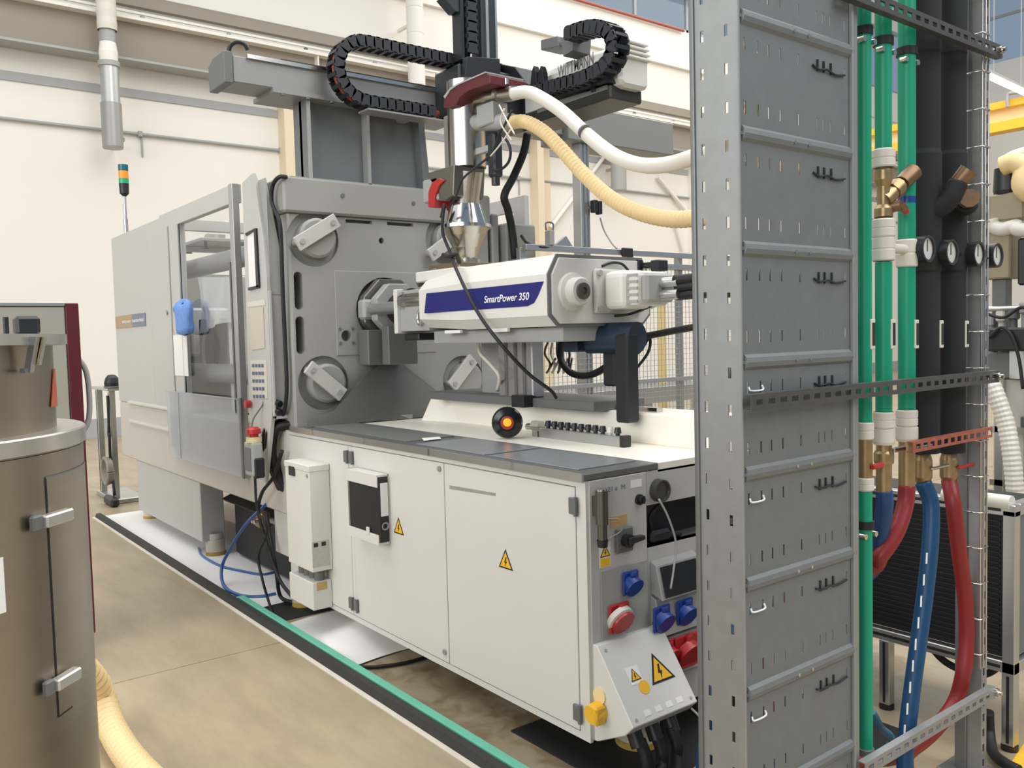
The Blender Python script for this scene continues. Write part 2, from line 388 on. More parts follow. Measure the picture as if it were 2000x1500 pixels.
obj('flexible_sleeve', B().lathe([(R0*0.92, 0), (R0*0.96, 0.1), (R0*0.92, 0.2), (R0*0.96, 0.3), (R0*0.92, 0.42), (R0*0.96, 0.5), (R0*0.8, 0.6)], (xd, yc, zt+0.6)), whitec, d1)
obj('upper_pipe', B().lathe([(R0*0.8, 0), (R0*0.8, 4)], (xd, yc, zt+1.2)), mgrey, d1)
obj('wall_bracket', B().box((XW+0.06, yc+R0, zj-0.6), (xd, yc+R0+0.03, zj-0.54)), mgrey, d1)
d2 = thing('exhaust_duct', (xd, 8.3, 6.0), 'white segmented round duct hanging behind the energy chain', 'duct')
for k in range(6):
    obj('segment', B().lathe([(0.17, 0), (0.18, 0.02), (0.18, 0.5), (0.17, 0.53)], (xd, dv(811, 60).y, 6.9+k*0.53)), wallm, d2)
obj('wall_bracket', B().box((XW+0.06, dv(811, 60).y-0.03, 8.2), (xd, dv(811, 60).y+0.03, 8.26)), wallm, d2)
d3 = thing('exhaust_duct', (XW+0.5, 13.5, 4.0), 'short grey duct stub on the wall behind the white hose', 'duct')
pq = P(1208, 330, x=XW+0.5); obj('pipe', B().lathe([(0, 0), (0.2, 0), (0.2, 1.2)], (XW+0.5, pq.y, P(1208, 372, x=XW+0.5).z)), mgrey, d3)
obj('wall_bracket', B().box((XW+0.06, pq.y-0.03, pq.z), (XW+0.5, pq.y+0.03, pq.z+0.06)), mgrey, d3)
# overhead crane girder
YG = 20.0; zg0, zg1 = P(1940, 262, y=YG).z, P(1940, 205, y=YG).z
cg = thing('crane_girder', (0, YG, zg0), 'yellow overhead crane girder spanning the hall', 'crane')
yel = mat('crane_yellow', (240, 186, 50), 0.5, var=0.03)
obj('bottom_flange', B().box((XW+0.6, YG-0.2, zg0), (12, YG+0.2, zg0+0.22)), yel, cg)
obj('web', B().box((XW+0.6, YG-0.02, zg0+0.22), (12, YG+0.02, zg1-0.16)), mat('crane_yellow_lit', (240, 214, 160), 0.5), cg)  # lit part of the girder painted in as a paler yellow
obj('top_flange', B().box((XW+0.6, YG-0.2, zg1-0.16), (12, YG+0.2, zg1)), yel, cg)
p0 = P(1968, 180, y=YG-0.3)
obj('cable_loop', B().tube([P(1968, 210, y=YG-0.3), P(1968, 190, y=YG-0.3), P(1974, 182, y=YG-0.3), P(2010, 180, y=YG-0.3)], 0.04, 8), mgrey, cg)
# tube lamp hanging in the right part of the hall
la, lb = P(1922, 145, z=6.2), P(2010, 186, z=6.2)
tl = thing('tube_lamp', (la+lb)/2, 'lit white tube lamp hanging below the roof beside the yellow girder', 'lamp')
obj('tube', B().cyl(la, lb, 0.05, seg=12), glow('tube_light', (255, 250, 238), 3.0), tl)
dn = (lb-la).normalized()
obj('housing', B().prism([la+Vector((0.06, 0, 0.05)), la+Vector((-0.06, 0, 0.05)), la+Vector((-0.03, 0, 0.12)), la+Vector((0.03, 0, 0.12))], lb-la), mgrey, tl)
for q in (0.2, 0.8): obj('hanger', B().cyl(la.lerp(lb, q)+Vector((0, 0, 0.12)), la.lerp(lb, q)+Vector((0, 0, 4)), 0.008, seg=6), mgrey, tl)
# red pipe along the window sill
rp = B().cyl((XW+0.08, 9, 10.0), (XW+0.08, P(1335, 55, x=XW+0.08).y, 10.0), 0.04, seg=8)
tag(obj('sill_pipe', rp, copper), 'thin red pipe along the high window sill', 'pipe')
# yellow floor tape, bottom right
a, b_ = P(1968, 1500, z=0), P(2000, 1452, z=0); dd = (b_-a).normalized(); nn = Vector((dd.y, -dd.x, 0))*0.09
a = a-dd*0.6; b_ = b_+dd*2.5
tag(obj('floor_tape', B().prism([a, b_, b_+nn, a+nn], (0, 0, 0.0015)), yellowp), 'yellow marking tape on the concrete beside the cooler frame', 'tape')
# ================================================================ the moulding machine
def cut(target, cutters):
    """boolean difference of builders, returned as a builder"""
    def tmp(b):
        me = bpy.data.meshes.new('t'); b.bm.to_mesh(me); b.bm.free(); o = bpy.data.objects.new('t', me); COL.objects.link(o); return o
    t = tmp(target); cs = [tmp(c) for c in cutters]
    for c in cs:
        md = t.modifiers.new('b', 'BOOLEAN'); md.object = c; md.operation = 'DIFFERENCE'; md.solver = 'EXACT'
    bpy.context.view_layer.update(); dg = bpy.context.evaluated_depsgraph_get()
    me = bpy.data.meshes.new_from_object(t.evaluated_get(dg)); r = B(); r.bm.from_mesh(me)
    for f in r.bm.faces: f.smooth = False
    for o in [t]+cs: bpy.data.objects.remove(o)
    bpy.data.meshes.remove(me); return r
mm = thing('injection_moulding_machine', (-3.2, 0.65, 0), 'large cream injection moulding machine with grey platen and glazed guard', 'machine')
ZT = 1.11
# --- cabinet under the injection side
obj('cabinet_body', B().box((-2.6, 0.012, 0.14), (-0.125, 1.32, 1.075), 0.004).box((-0.126, 0.012, 0.14), (-0.004, 0.30, 1.083), 0.002), cream, mm)
obj('door_frame', B().box((-2.6, -0.001, 0.14), (0, 0.012, 0.166)).box((-2.6, -0.001, 1.06), (0, 0.012, 1.083)).box((-0.05, -0.001, 0.166), (0, 0.012, 1.06)).box((-2.6, -0.001, 0.166), (-2.55, 0.012, 1.06)), cream, mm)
doors = []
for x0, x1 in ((-2.546, -1.805), (-1.765, -0.906), (-0.9, -0.054)):
    doors.append(obj('cabinet_door', B().box((x0, -0.004, 0.17), (x1, 0.012, 1.056), 0.002), cream, mm))
obj('centre_strip', B().box((-1.802, -0.002, 0.17), (-1.768, 0.012, 1.056)), cream, mm)
def hinge(x, z, par):
    obj('hinge', B().box((x-0.028, -0.016, z-0.03), (x+0.006, -0.004, z+0.03), 0.003).cyl((x+0.009, -0.013, z-0.034), (x+0.009, -0.013, z+0.034), 0.008, seg=8), dgrey, par)
for z in (1.0, 0.23): hinge(-1.81, z, doors[0]); hinge(-1.755, z, doors[1])
for z in (0.99, 0.235): hinge(-0.05, z, doors[2])
for z in (1.03, 0.215): obj('lock', B().cyl((-0.935, -0.004, z), (-0.935, -0.012, z), 0.013, seg=12).box((-0.938, -0.014, z-0.008), (-0.932, -0.012, z+0.008)), mgrey, doors[1])
# warning triangles on the doors
def tri_sign(c, right, up, n, s, par, name='warning_sticker', panel=None):
    c, right, up, n = Vector(c), Vector(right).normalized(), Vector(up).normalized(), Vector(n).normalized()
    T = lambda k: [c+up*(0.58*s*k)+n*0, c-up*(0.29*s*k)-right*(0.5*s*k), c-up*(0.29*s*k)+right*(0.5*s*k)]
    base = obj(name, B().prism([p+n*0.0004 for p in T(1)], n*0.0008), blackprint, par)
    obj('yellow_field', B().prism([p+n*0.0012 for p in T(0.78)], n*0.0004), yellowp, base)
    z = [(0.02, 0.26), (-0.10, 0.0), (-0.01, 0.0), (-0.06, -0.2), (0.1, 0.06), (0.02, 0.06), (0.09, 0.26)]
    obj('flash', B().prism([c+right*(a*s)+up*(b_*s-0.03*s)+n*0.0016 for a, b_ in z], n*0.0004), blackprint, base)
    return base
pA, pB = P(779, 1032, y=-0.004), P(988, 1098, y=-0.004)
tri_sign(pA, (1, 0, 0), (0, 0, 1), (0, -1, 0), 0.092, doors[1]); tri_sign(pB, (1, 0, 0), (0, 0, 1), (0, -1, 0), 0.092, doors[2])
# scuff mark on the last door
a, b_ = P(878, 955, y=-0.0045), P(968, 969, y=-0.0045)
obj('scuff_mark', B().prism([a, b_, b_+Vector((0, 0, 0.012)), a+Vector((0, 0, 0.016))], (0, 0.0003, 0)), mat('scuff', (150, 149, 142), 0.7, var=0.3, scale=80), doors[2])
# --- worktop and trough
wt = obj('worktop', B().box((-2.46, -0.012, 1.085), (0.004, 0.37, ZT), 0.003), steelp, mm)
for x0, x1, y0 in ((-2.36, -1.32, 0.06), (-1.20, -0.66, 0.04), (-0.62, -0.08, 0.04)):
    obj('inset_plate', B().box((x0, y0, ZT), (x1, 0.335, ZT+0.004), 0.001), mat('plate_steel', (150, 155, 160), 0.28, 0.5, 0.06) if y0 < 0.05 else dgrey, wt)
obj('rim_profile', B().box((-2.5, -0.02, 1.083), (0.004, -0.012, ZT+0.003)), alu, wt)
for x in (-2.2, -1.6, -1.0, -0.4): obj('rim_clip', B().box((x, -0.023, 1.085), (x+0.012, -0.02, ZT+0.004)), polish, wt)
obj('label_plate', B().prism([P(u, v, z=ZT+0.0045) for u, v in ((824, 856), (858, 853), (862, 857), (828, 861))], (0, 0, 0.001)), whitep, wt)
trough = mat('trough_paint', (245, 239, 226), 0.4, var=0.02)
obj('trough_floor', B().box((-2.46, 0.37, 1.075), (0.0, 0.80, 1.108)), trough, mm)
zu = P(808, 772, y=0.78).z
obj('trough_end_block', B().prism([(-2.22, 0.64, 1.108), (-1.86, 0.64, 1.108), (-1.86, 0.80, 1.108), (-2.22, 0.80, 1.108)], (0, 0, 0.001)).prism([(-2.20, 0.69, 1.108), (-2.16, 0.74, zu), (-1.9, 0.78, zu), (-1.8, 0.79, 1.108)], (0, 0.05, 0)), trough, mm)
obj('bed_beam', B().box((-2.2, 0.76, 1.10), (0.0, 1.0, zu), 0.01), trough, mm)
# --- clamp side
bedp = mat('bed_paint', (198, 194, 184), 0.45, var=0.02)
bed = obj('clamp_bed', B().box((-6.47, 0.0, 0.57), (-2.62, 1.9, 1.08), 0.01), bedp, mm)
for z in (1.075, 0.905):
    obj('ledge', B().prism([(-6.12, 0, z), (-6.12, -0.022, z+0.004), (-6.12, -0.022, z+0.016), (-6.12, 0, z+0.03)], (1.3, 0, 0)), bedp, bed)
obj('bed_skirt', B().box((-2.9, 0.03, 0.30), (-2.6, 1.3, 0.58)), cream, mm)
ypd = P(438, 1000, x=-4.27).y
obj('pedestal', B().box((-6.02, 0.012, 0.115), (-4.27, ypd, 0.57), 0.006), guardp, mm); obj('pedestal', B().box((-6.02, 1.45, 0.115), (-4.27, 1.75, 0.57), 0.006), guardp, mm)
footp = mat('foot_paint', (200, 192, 178), 0.5)
for x, y in ((-6.1, 0.14), (-4.3, 0.12), (-2.66, 0.1), (-0.1, 0.34), (-4.3, 1.6), (-6.0, 1.6), (-0.1, 1.2)):
    r = 0.085 if x > -0.2 else 0.07
    f = obj('machine_foot', B().lathe([(r*0.85, 0.17), (r*0.85, 0.12), (r, 0.12), (r, 0.03)], (x, y, 0)), footp, mm)
    obj('levelling_pad', B().lathe([(0, 0), (r*1.04, 0), (r*1.04, 0.03), (r, 0.032), (0, 0.032)], (x, y, 0)), mat('foot_ochre', (176, 150, 70), 0.6, var=0.2), f)
# fixed guard panels
gp = [(-6.48, -5.92), (-5.918, -5.28), (-5.278, -4.83)]
gz = 1.085
for k, (x0, x1) in enumerate(gp):
    g = obj('guard_panel', B().box((x0, 0, gz), (x1, 0.03, 2.605), 0.003), guardp, mm)
obj('guard_end_panel', B().box((-6.48, 0.03, gz), (-6.45, 1.9, 1.9)), guardp, mm)
# name plate
q = PP([(226, 618), (284, 611), (285, 636), (229, 642)], y=-0.001)
x0, x1, z0, z1 = q[0].x, q[1].x, (q[3].z+q[2].z)/2, (q[0].z+q[1].z)/2; xm = x0+(x1-x0)*0.58
np_ = obj('name_plate', B().box((x0, -0.006, z0), (xm, 0, z1), 0.001), mat('gold_plate', (178, 150, 110), 0.4, 0.3), mm)
obj('blue_half', B().box((xm, -0.006, z0), (x1, 0, z1), 0.001), mat('slate_plate', (112, 124, 146), 0.4, 0.2), np_)
h = (z1-z0)*0.26
text_mesh('lettering', 'wittmann', whitep, np_, (x0+(x1-x0)*0.24, -0.0065, z0+(z1-z0)*0.38), (1, 0, 0), (0, 0, 1), h, width=(x1-x0)*0.31, bold=0.02)
text_mesh('lettering', 'battenfeld', whitep, np_, (xm+0.015, -0.0065, z0+(z1-z0)*0.38), (1, 0, 0), (0, 0, 1), h, width=(x1-x0)*0.36, bold=0.02)
# sliding guard door: frame, clear pane, hazy lower pane
dr = obj('sliding_door', B().box((-4.83, -0.03, 0.80), (-4.36, 0.02, 2.61), 0.004), guardp, mm)
obj('top_rail', B().box((-4.36, -0.03, 2.49), (-3.2, 0.02, 2.61), 0.004), guardp, dr)
obj('left_bead', B().box((-4.62, -0.036, 0.80), (-4.60, -0.03, 2.5)).box((-4.375, -0.034, 1.24), (-4.36, -0.02, 2.49)), mgrey, dr)
obj('right_stile', B().box((-3.26, -0.045, 0.73), (-3.19, 0.0, 2.61), 0.004), mat('stile_grey', (172, 172, 168), 0.4, 0.3), dr)
obj('edge_gasket', B().box((-3.20, -0.052, 0.73), (-3.175, -0.045, 1.25)).box((-3.285, -0.05, 1.15), (-3.262, -0.03, 2.12)), dgrey, dr)
obj('clear_pane', B().box((-4.36, -0.012, 1.24), (-3.26, -0.006, 2.49)), clearg, dr)
obj('lower_pane', B().box((-4.78, -0.05, 0.735), (-3.22, -0.042, 1.24)), hazy, dr)
obj('pane_edge', B().box((-4.5, -0.056, 0.735), (-4.47, -0.05, 1.24)).box((-4.78, -0.054, 1.236), (-3.22, -0.042, 1.244)), hazy, dr)
obj('catch', B().cyl((-4.72, -0.03, 1.85), (-4.72, -0.04, 1.85), 0.018, seg=12), mgrey, dr)
# rear guard and bridge seen through the pane
rg = obj('rear_guard', B().box((-4.83, 1.86, 1.08), (-2.62, 1.9, 1.5)).box((-4.83, 1.86, 2.5), (-2.62, 1.9, 2.6)).box((-4.83, 1.86, 1.5), (-4.7, 1.9, 2.5)).box((-2.75, 1.86, 1.5), (-2.62, 1.9, 2.5)), guardp, mm)
obj('cross_rail', B().box((-4.83, 0.03, 2.50), (-4.74, 1.86, 2.58)), guardp, mm)
# tie bars and moving platen
for y, z in ((0.17, 2.19), (1.12, 2.19), (0.17, 1.38), (1.12, 1.38)):
    obj('tie_bar', B().cyl((-6.2, y, z), (-2.7, y, z), 0.07, seg=20), mat('tie_bar_steel', (150, 152, 154), 0.4, 0.5), mm)
obj('moving_platen', B().box((-5.75, 0.04, 1.1), (-5.3, 1.3, 2.2), 0.02), platen, mm)
obj('ejector_hood', B().box((-5.3, 0.25, 1.5), (-5.05, 1.0, 1.9), 0.02), cream, mm)
# --- fixed platen
XP = -2.46
tgt = B().box((-2.86, 0.0, 1.085), (XP, 1.42, 2.34), 0.012)
cs = []
def disc(u, v, r, depth):
    c = P(u, v, x=XP); return B().cyl((XP-depth, c.y, c.z), (XP+0.05, c.y, c.z), r, seg=28)
tb = [(612, 467), (872, 470), (632, 748), (905, 742)]
for u, v in tb: cs.append(disc(u, v, 0.16, 0.035))
c0 = P(752, 606, x=XP)
cs.append(disc(752, 606, 0.20, 0.12))
for (a, b_) in (((675, 428), (727, 438)), ((756, 433), (807, 443))):
    p, q = P(*a, x=XP), P(*b_, x=XP); cs.append(B().box((XP-0.06, p.y, q.z), (XP+0.05, q.y, p.z)))
cs.append(disc(745, 470, 0.018, 0.05)); cs.append(disc(676, 656, 0.032, 0.06))
for (a, b_) in (((563, 530), (583, 605)), ((563, 618), (587, 692))):
    p, q = P(*a, x=XP), P(*b_, x=XP); cs.append(B().box((XP-0.3, max(p.y, 0.025), q.z), (XP+0.05, q.y+0.03, p.z), 0.028, 3))
pl = obj('fixed_platen', cut(tgt, cs), platen, mm)
# faint raised pad around the nozzle
a, b_ = P(652, 528, x=XP), P(852, 688, x=XP)
obj('nozzle_pad', cut(B().box((XP-0.01, a.y, b_.z), (XP+0.006, b_.y, a.z), 0.004), [B().cyl((XP-0.1, c0.y, c0.z), (XP+0.1, c0.y, c0.z), 0.2, seg=28), disc(676, 656, 0.034, 0.1)]), platen, pl)
h0 = P(676, 656, x=XP)
for dy in (-0.042, 0.042):
    for dz in (-0.042, 0.042): obj('bolt', B().cyl((XP+0.004, h0.y+dy, h0.z+dz), (XP+0.012, h0.y+dy, h0.z+dz), 0.009, seg=8), dgrey, pl)
# bosses and cover straps over the tie bar nuts
straps = [((578, 478), (656, 430)), ((838, 500), (900, 452)), ((600, 716), (668, 772)), ((880, 756), (922, 700))]
for (u, v), (s0, s1) in zip(tb, straps):
    c = P(u, v, x=XP-0.03)
    obj('tie_bar_nut', B().lathe([(0.115, -0.03), (0.115, 0.06), (0.10, 0.07), (0, 0.07)], (XP-0.03, c.y, c.z), (1, 0, 0), 28), platen, pl)
    p, q = P(*s0, x=XP+0.055), P(*s1, x=XP+0.055); d = (q-p).normalized(); w = Vector((0, -d.z, d.y))*0.042
    st = obj('cover_strap', B().prism([p-w, q-w, q+w, p+w], (0.022, 0, 0), 0.003), mat('strap_paint', (190, 189, 182), 0.4), pl)
    for t in (0.12, 0.88):
        m_ = p.lerp(q, t); obj('strap_bolt', B().cyl(m_+Vector((0.02, 0, 0)), m_+Vector((0.032, 0, 0)), 0.016, seg=8).cyl(m_-Vector((0.08, 0, 0)), m_, 0.02, seg=8), mgrey, st)
# header box above the platen face
obj('platen_header', B().box((-2.92, -0.03, 2.335), (XP+0.03, 1.42, 2.535), 0.012), platen, mm)
for u, v in ((669, 382), (807, 397)):
    c = P(u, v, x=XP+0.03); obj('screw', B().cyl((XP+0.03, c.y, c.z), (XP+0.036, c.y, c.z), 0.013, seg=8), dgrey, mm)
# side plate and recess left of the platen
obj('platen_side', B().box((-3.18, 0.06, 1.1), (-2.86, 0.12, 2.5), 0.01).box((-2.92, 0.02, 1.12), (-2.88, 0.1, 2.3)), dgrey, mm)
# tall grey column behind the platen, rear guard end
obj('rear_column', B().box((-2.86, 1.44, 1.1), (-2.45, 1.50, 2.42), 0.01).box((-2.7, 1.52, 1.1), (-2.40, 1.78, 2.36), 0.012), platen, mm)
# dark sloping chute plate at the foot of the platen
tri = [(582, 833), (588, 815), (640, 800), (700, 738), (735, 710), (757, 704), (780, 711), (850, 772), (895, 800), (895, 833)]
def slope(p): return Vector((p.x+0.02+(1.55-p.z)*0.22, p.y, max(p.z, ZT+0.004)))
chute = mat('chute_sheet', (112, 112, 108), 0.4, 0.35, 0.08)
obj('chute_plate', B().prism([slope(P(u, v, x=XP)) for u, v in tri], (-0.012, 0, 0)), chute, mm)
obj('drip_edge', B().prism([P(u, v, z=ZT+0.002) for u, v in ((686, 823), (806, 813), (806, 817), (690, 826))], (0, 0, 0.025)), alu, mm)
# --- control panel on the guard
YH = -0.09; XH = P(545, 640, y=0).x
poly = PP([(473, 357), (493, 338), (498, 352), (506, 410), (515, 468), (521, 540), (523, 600), (530, 760), (531, 815), (518, 944), (511, 944), (496, 846), (487, 820), (482, 640)], y=YH)
cp = obj('control_panel', B().prism(poly, (0, 0.02, 0)), guardp, mm)
def onh(u, v, dy=0.0): return P(u, v, y=YH+dy)
sz0, sz1 = onh(531, 815).z, onh(522, 575).z
xe = onh(523, 600).x
obj('side_wedge', B().prism([(xe, YH+0.02, onh(498, 352).z), (xe, YH+0.02, sz1), (xe, 0.04, sz1)], (-0.2, 0, 0)), mgrey, cp)
obj('housing', B().box((xe-0.22, YH+0.02, sz0), (xe, 0.05, sz1), 0.006), mat('housing_grey', (164, 163, 158), 0.42), cp)
obj('housing_rim', B().box((xe-0.005, YH+0.005, sz0-0.01), (xe+0.012, YH+0.022, sz1+0.02), 0.002).box((xe-0.005, 0.035, sz0-0.01), (xe+0.012, 0.055, sz1+0.02), 0.002).box((xe-0.005, YH+0.005, sz0-0.012), (xe+0.012, 0.05, sz0+0.008), 0.002), guardp, cp)
for v in (786, 802):
    c = P(540, v, x=xe); obj('cable_gland', B().cyl((xe-0.01, c.y, c.z), (xe+0.03, c.y+0.01, c.z-0.01), 0.02, seg=10), blackp, cp)
obj('screen', B().prism(PP([(489, 604), (515, 600), (518, 680), (492, 684)], y=YH), (0, -0.004, 0)), mat('screen_off', (196, 189, 172), 0.25, var=0.02), cp)
obj('screen_bezel', B().prism(PP([(484, 590), (518, 585), (518.5, 596), (484.5, 600)], y=YH), (0, -0.003, 0)), whitec, cp)
kp = obj('keypad', B().prism(PP([(490, 704), (521, 703), (523, 778), (493, 779)], y=YH), (0, -0.003, 0)), whitec, cp)
for r in range(5):
    v = 712+r*15
    for k in range(4):
        u = 493+k*6+r*0.5
        a = onh(u, v, -0.003); obj('key', B().box((a.x, YH-0.008, a.z-0.016), (a.x+0.03, YH-0.003, a.z+0.004), 0.002), mat('key_blue', (92, 104, 130), 0.5), kp)
# page holder
obj('page', B().prism(PP([(484, 458), (500, 448), (505, 558), (488, 562)], y=YH), (0, -0.003, 0)), paper, cp)
obj('page_frame', B().prism(PP([(499, 447), (503, 446), (509, 560), (504, 562)], y=YH), (0, -0.012, 0)).prism(PP([(488, 562), (508, 557), (509, 562), (488, 567)], y=YH), (0, -0.012, 0)).prism(PP([(482, 456), (501, 446), (502, 449), (484, 461)], y=YH), (0, -0.012, 0)), blackp, cp)
sr = onh(488, 789, -0.01); obj('stop_button', B().cyl(sr, sr+Vector((0, -0.03, 0)), 0.024, seg=14), redp, cp)
# --- end face of the cabinet (x = 0)
def E(u, v, x=0.0): return P(u, v, x=x)
obj('end_panel', B().box((-0.004, 0.012, 0.15), (0.006, 0.30, 1.083), 0.002), guardp, mm)
p1 = obj('socket_panel', B().box((0.006, E(1170, 1130).y, 0.51), (0.012, 0.293, 0.755), 0.001), mgrey, mm)
obj('rear_end_panel', B().box((-0.02, 0.305, 0.955), (0.0, 1.3, 1.083)).box((-0.02, 0.305, 0.15), (0.0, 1.3, 0.80)), guardp, mm)
obj('recess_back', B().box((-0.12, 0.305, 0.80), (-0.1, 1.3, 0.955)), blackp, mm)
obj('recess_floor', B().box((-0.1, 0.305, 0.795), (0.0, 1.3, 0.80)), dgrey, mm)
# filter unit
fx = 0.035; fc = E(1162, 985)
fu = obj('air_regulator', B().cyl((fx, fc.y, 0.93), (fx, fc.y, 1.05), 0.022, seg=16).cyl((fx, fc.y, 0.875), (fx, fc.y, 0.93), 0.017, seg=14).box((0, fc.y-0.02, 0.96), (fx, fc.y+0.02, 1.03)), mat('dark_zinc', (112, 108, 100), 0.35, 0.8, 0.1), mm)
obj('bowl', B().lathe([(0, 0.845), (0.018, 0.85), (0.02, 0.875)], (fx, fc.y, 0)), blackp, fu)
obj('cap', B().cyl((fx, fc.y, 1.05), (fx, fc.y, 1.056), 0.02, seg=14), polish, fu)
t0 = Vector((fx, fc.y+0.02, 0.945)); obj('air_line', B().tube([t0, t0+Vector((0.01, 0.05, -0.005)), t0+Vector((0.0, 0.075, -0.05)), t0+Vector((-0.02, 0.04, -0.075)), t0+Vector((0, 0.0, -0.08))], 0.0025, 6), mgrey, fu)
text_mesh('handwriting', 'M.21 e  M', mat('blue_ink', (60, 110, 140), 0.6), mm, E(1175, 963, 0.007), (0, 1, 0), (0, 0, 1), 0.018, width=0.115)
c = E(1245, 975); ks = obj('key_switch', B().cyl((0.006, c.y, c.z), (0.016, c.y, c.z), 0.02, seg=16).cyl((0.016, c.y, c.z), (0.03, c.y, c.z), 0.014, seg=12).box((0.03, c.y-0.004, c.z-0.012), (0.036, c.y+0.004, c.z+0.016)), blackp, mm)
c = E(1240, 944); obj('small_label', B().box((0.006, c.y-0.028, c.z-0.014), (0.0075, c.y+0.028, c.z+0.014)), whitep, mm)
c = E(1206, 1017); obj('paper_tag', B().box((0.006, c.y-0.042, c.z-0.02), (0.0075, c.y+0.042, c.z+0.02)), mat('tan_tag', (196, 160, 110), 0.6, var=0.15, scale=60), mm)
c = E(1214, 1053)
ms = obj('main_switch', B().box((0.006, c.y-0.042, c.z-0.045), (0.02, c.y+0.042, c.z+0.045), 0.004), dgrey, mm)
obj('knob', B().cyl((0.02, c.y, c.z), (0.045, c.y, c.z), 0.024, seg=16).prism([(0.03, c.y-0.012, c.z-0.012), (0.03, c.y+0.07, c.z-0.004), (0.03, c.y+0.07, c.z+0.012), (0.03, c.y-0.012, c.z+0.016)], (0.025, 0, 0), 0.003), blackp, ms)
c = E(1179, 1083); ws = obj('warning_label', B().box((0.006, c.y-0.027, c.z-0.044), (0.0072, c.y+0.027, c.z+0.044)), whitep, mm)
tri_sign((0.0075, c.y, c.z+0.008), (0, 1, 0), (0, 0, 1), (1, 0, 0), 0.05, ws); obj('yellow_strip', B().box((0.0072, c.y-0.024, c.z-0.042), (0.0078, c.y+0.024, c.z-0.012)), yellowp, ws)
# sockets
def socket(u, v, r, m, x=0.012, lid=True, par=mm, name='power_socket'):
    c = E(u, v, x); d = Vector((0.8, 0.0, -0.45)).normalized()
    s = obj(name, B().box((x, c.y-r*1.15, c.z-r*1.2), (x+0.012, c.y+r*1.15, c.z+r*1.2), 0.006).cyl(c, c+d*0.026, r, r*0.97, seg=20), m, par)
    if lid: obj('socket_lid', B().cyl(c+d*0.026, c+d*0.036, r*1.08, seg=20).box((x+0.012, c.y-0.014, c.z+r*0.7), (x+0.03, c.y+0.014, c.z+r*1.2), 0.004), m, s)
    return s
socket(1229, 1137, 0.036, bluep)
s = socket(1207, 1205, 0.044, redp); c = E(1207, 1205, 0.012)
obj('cream_ring', B().lathe([(0.055, 0), (0.055, 0.02), (0.046, 0.024)], (0.012, c.y, c.z), (0.8, 0, -0.45)), whitec, s)
# sloping connection box low on the end face
v0 = [E(1156, 1262), E(1156, 1440)]
yb0, yb1 = 0.012, 0.345; zt_, zb_ = 0.50, 0.15
prof = [(0.006, zt_), (0.03, zt_), (0.20, 0.26), (0.16, 0.22), (0.02, zb_), (0.006, zb_)]
cb = obj('connection_box', B().prism([(x, yb0, z) for x, z in prof], (0, yb1-yb0, 0), 0.003), cream, mm)
dn_ = Vector((0.17, 0, -0.24)).normalized(); nn_ = Vector((0.24, 0, 0.17)).normalized()
def onb(t, y): return Vector((0.03, y, zt_))+dn_*(t*0.294)+nn_*0.0008
tri_sign(onb(0.52, 0.235), (0, 1, 0), -dn_, nn_, 0.12, cb)
q = onb(0.52, 0.115); sl = obj('warning_label', B().prism([q-dn_*0.05-Vector((0, 0.03, 0)), q-dn_*0.05+Vector((0, 0.03, 0)), q+dn_*0.012+Vector((0, 0.03, 0)), q+dn_*0.012-Vector((0, 0.03, 0))], nn_*0.0006), whitep, cb)
tri_sign(q-dn_*0.014+nn_*0.0008, (0, 1, 0), -dn_, nn_, 0.05, sl)
q2 = onb(0.62, 0.135); obj('yellow_sticker', B().cyl(q2+nn_*0.0005, q2+nn_*0.0015, 0.024, seg=18), yellowp, cb)
for k in range(4): q = onb(0.9, 0.10+k*0.055); obj('tag', B().prism([q-dn_*0.01-Vector((0, 0.016, 0)), q-dn_*0.01+Vector((0, 0.016, 0)), q+dn_*0.01+Vector((0, 0.016, 0)), q+dn_*0.01-Vector((0, 0.016, 0))], nn_*0.0008), whitep, cb)
for t, y in ((0.08, 0.04), (0.08, 0.32), (0.93, 0.04), (0.93, 0.32)): q = onb(t, y); obj('box_screw', B().cyl(q, q+nn_*0.002, 0.006, seg=8), mgrey, cb)
for y in (0.11, 0.20, 0.29): obj('cable_gland', B().cyl((0.10, y, 0.20), (0.13, y, 0.14), 0.028, seg=12), blackp, cb)
# yellow plug on the left side of that box
c = P(1172, 1388, y=0.011)
yp = obj('yellow_plug', B().cyl((c.x, 0.011, c.z), (c.x, -0.035, c.z-0.004), 0.037, 0.034, seg=20), yellowp, mm)
obj('plug_grip', B().box((c.x+0.012, -0.036, c.z-0.036), (c.x+0.034, 0.011, c.z+0.03), 0.006), mat('yellow_shade', (226, 172, 44), 0.4), yp)
obj('cover_mount', B().cyl((c.x, 0.012, c.z+0.055), (c.x, 0.006, c.z+0.055), 0.03, seg=18), mat('pale_yellow', (236, 214, 160), 0.5), yp)
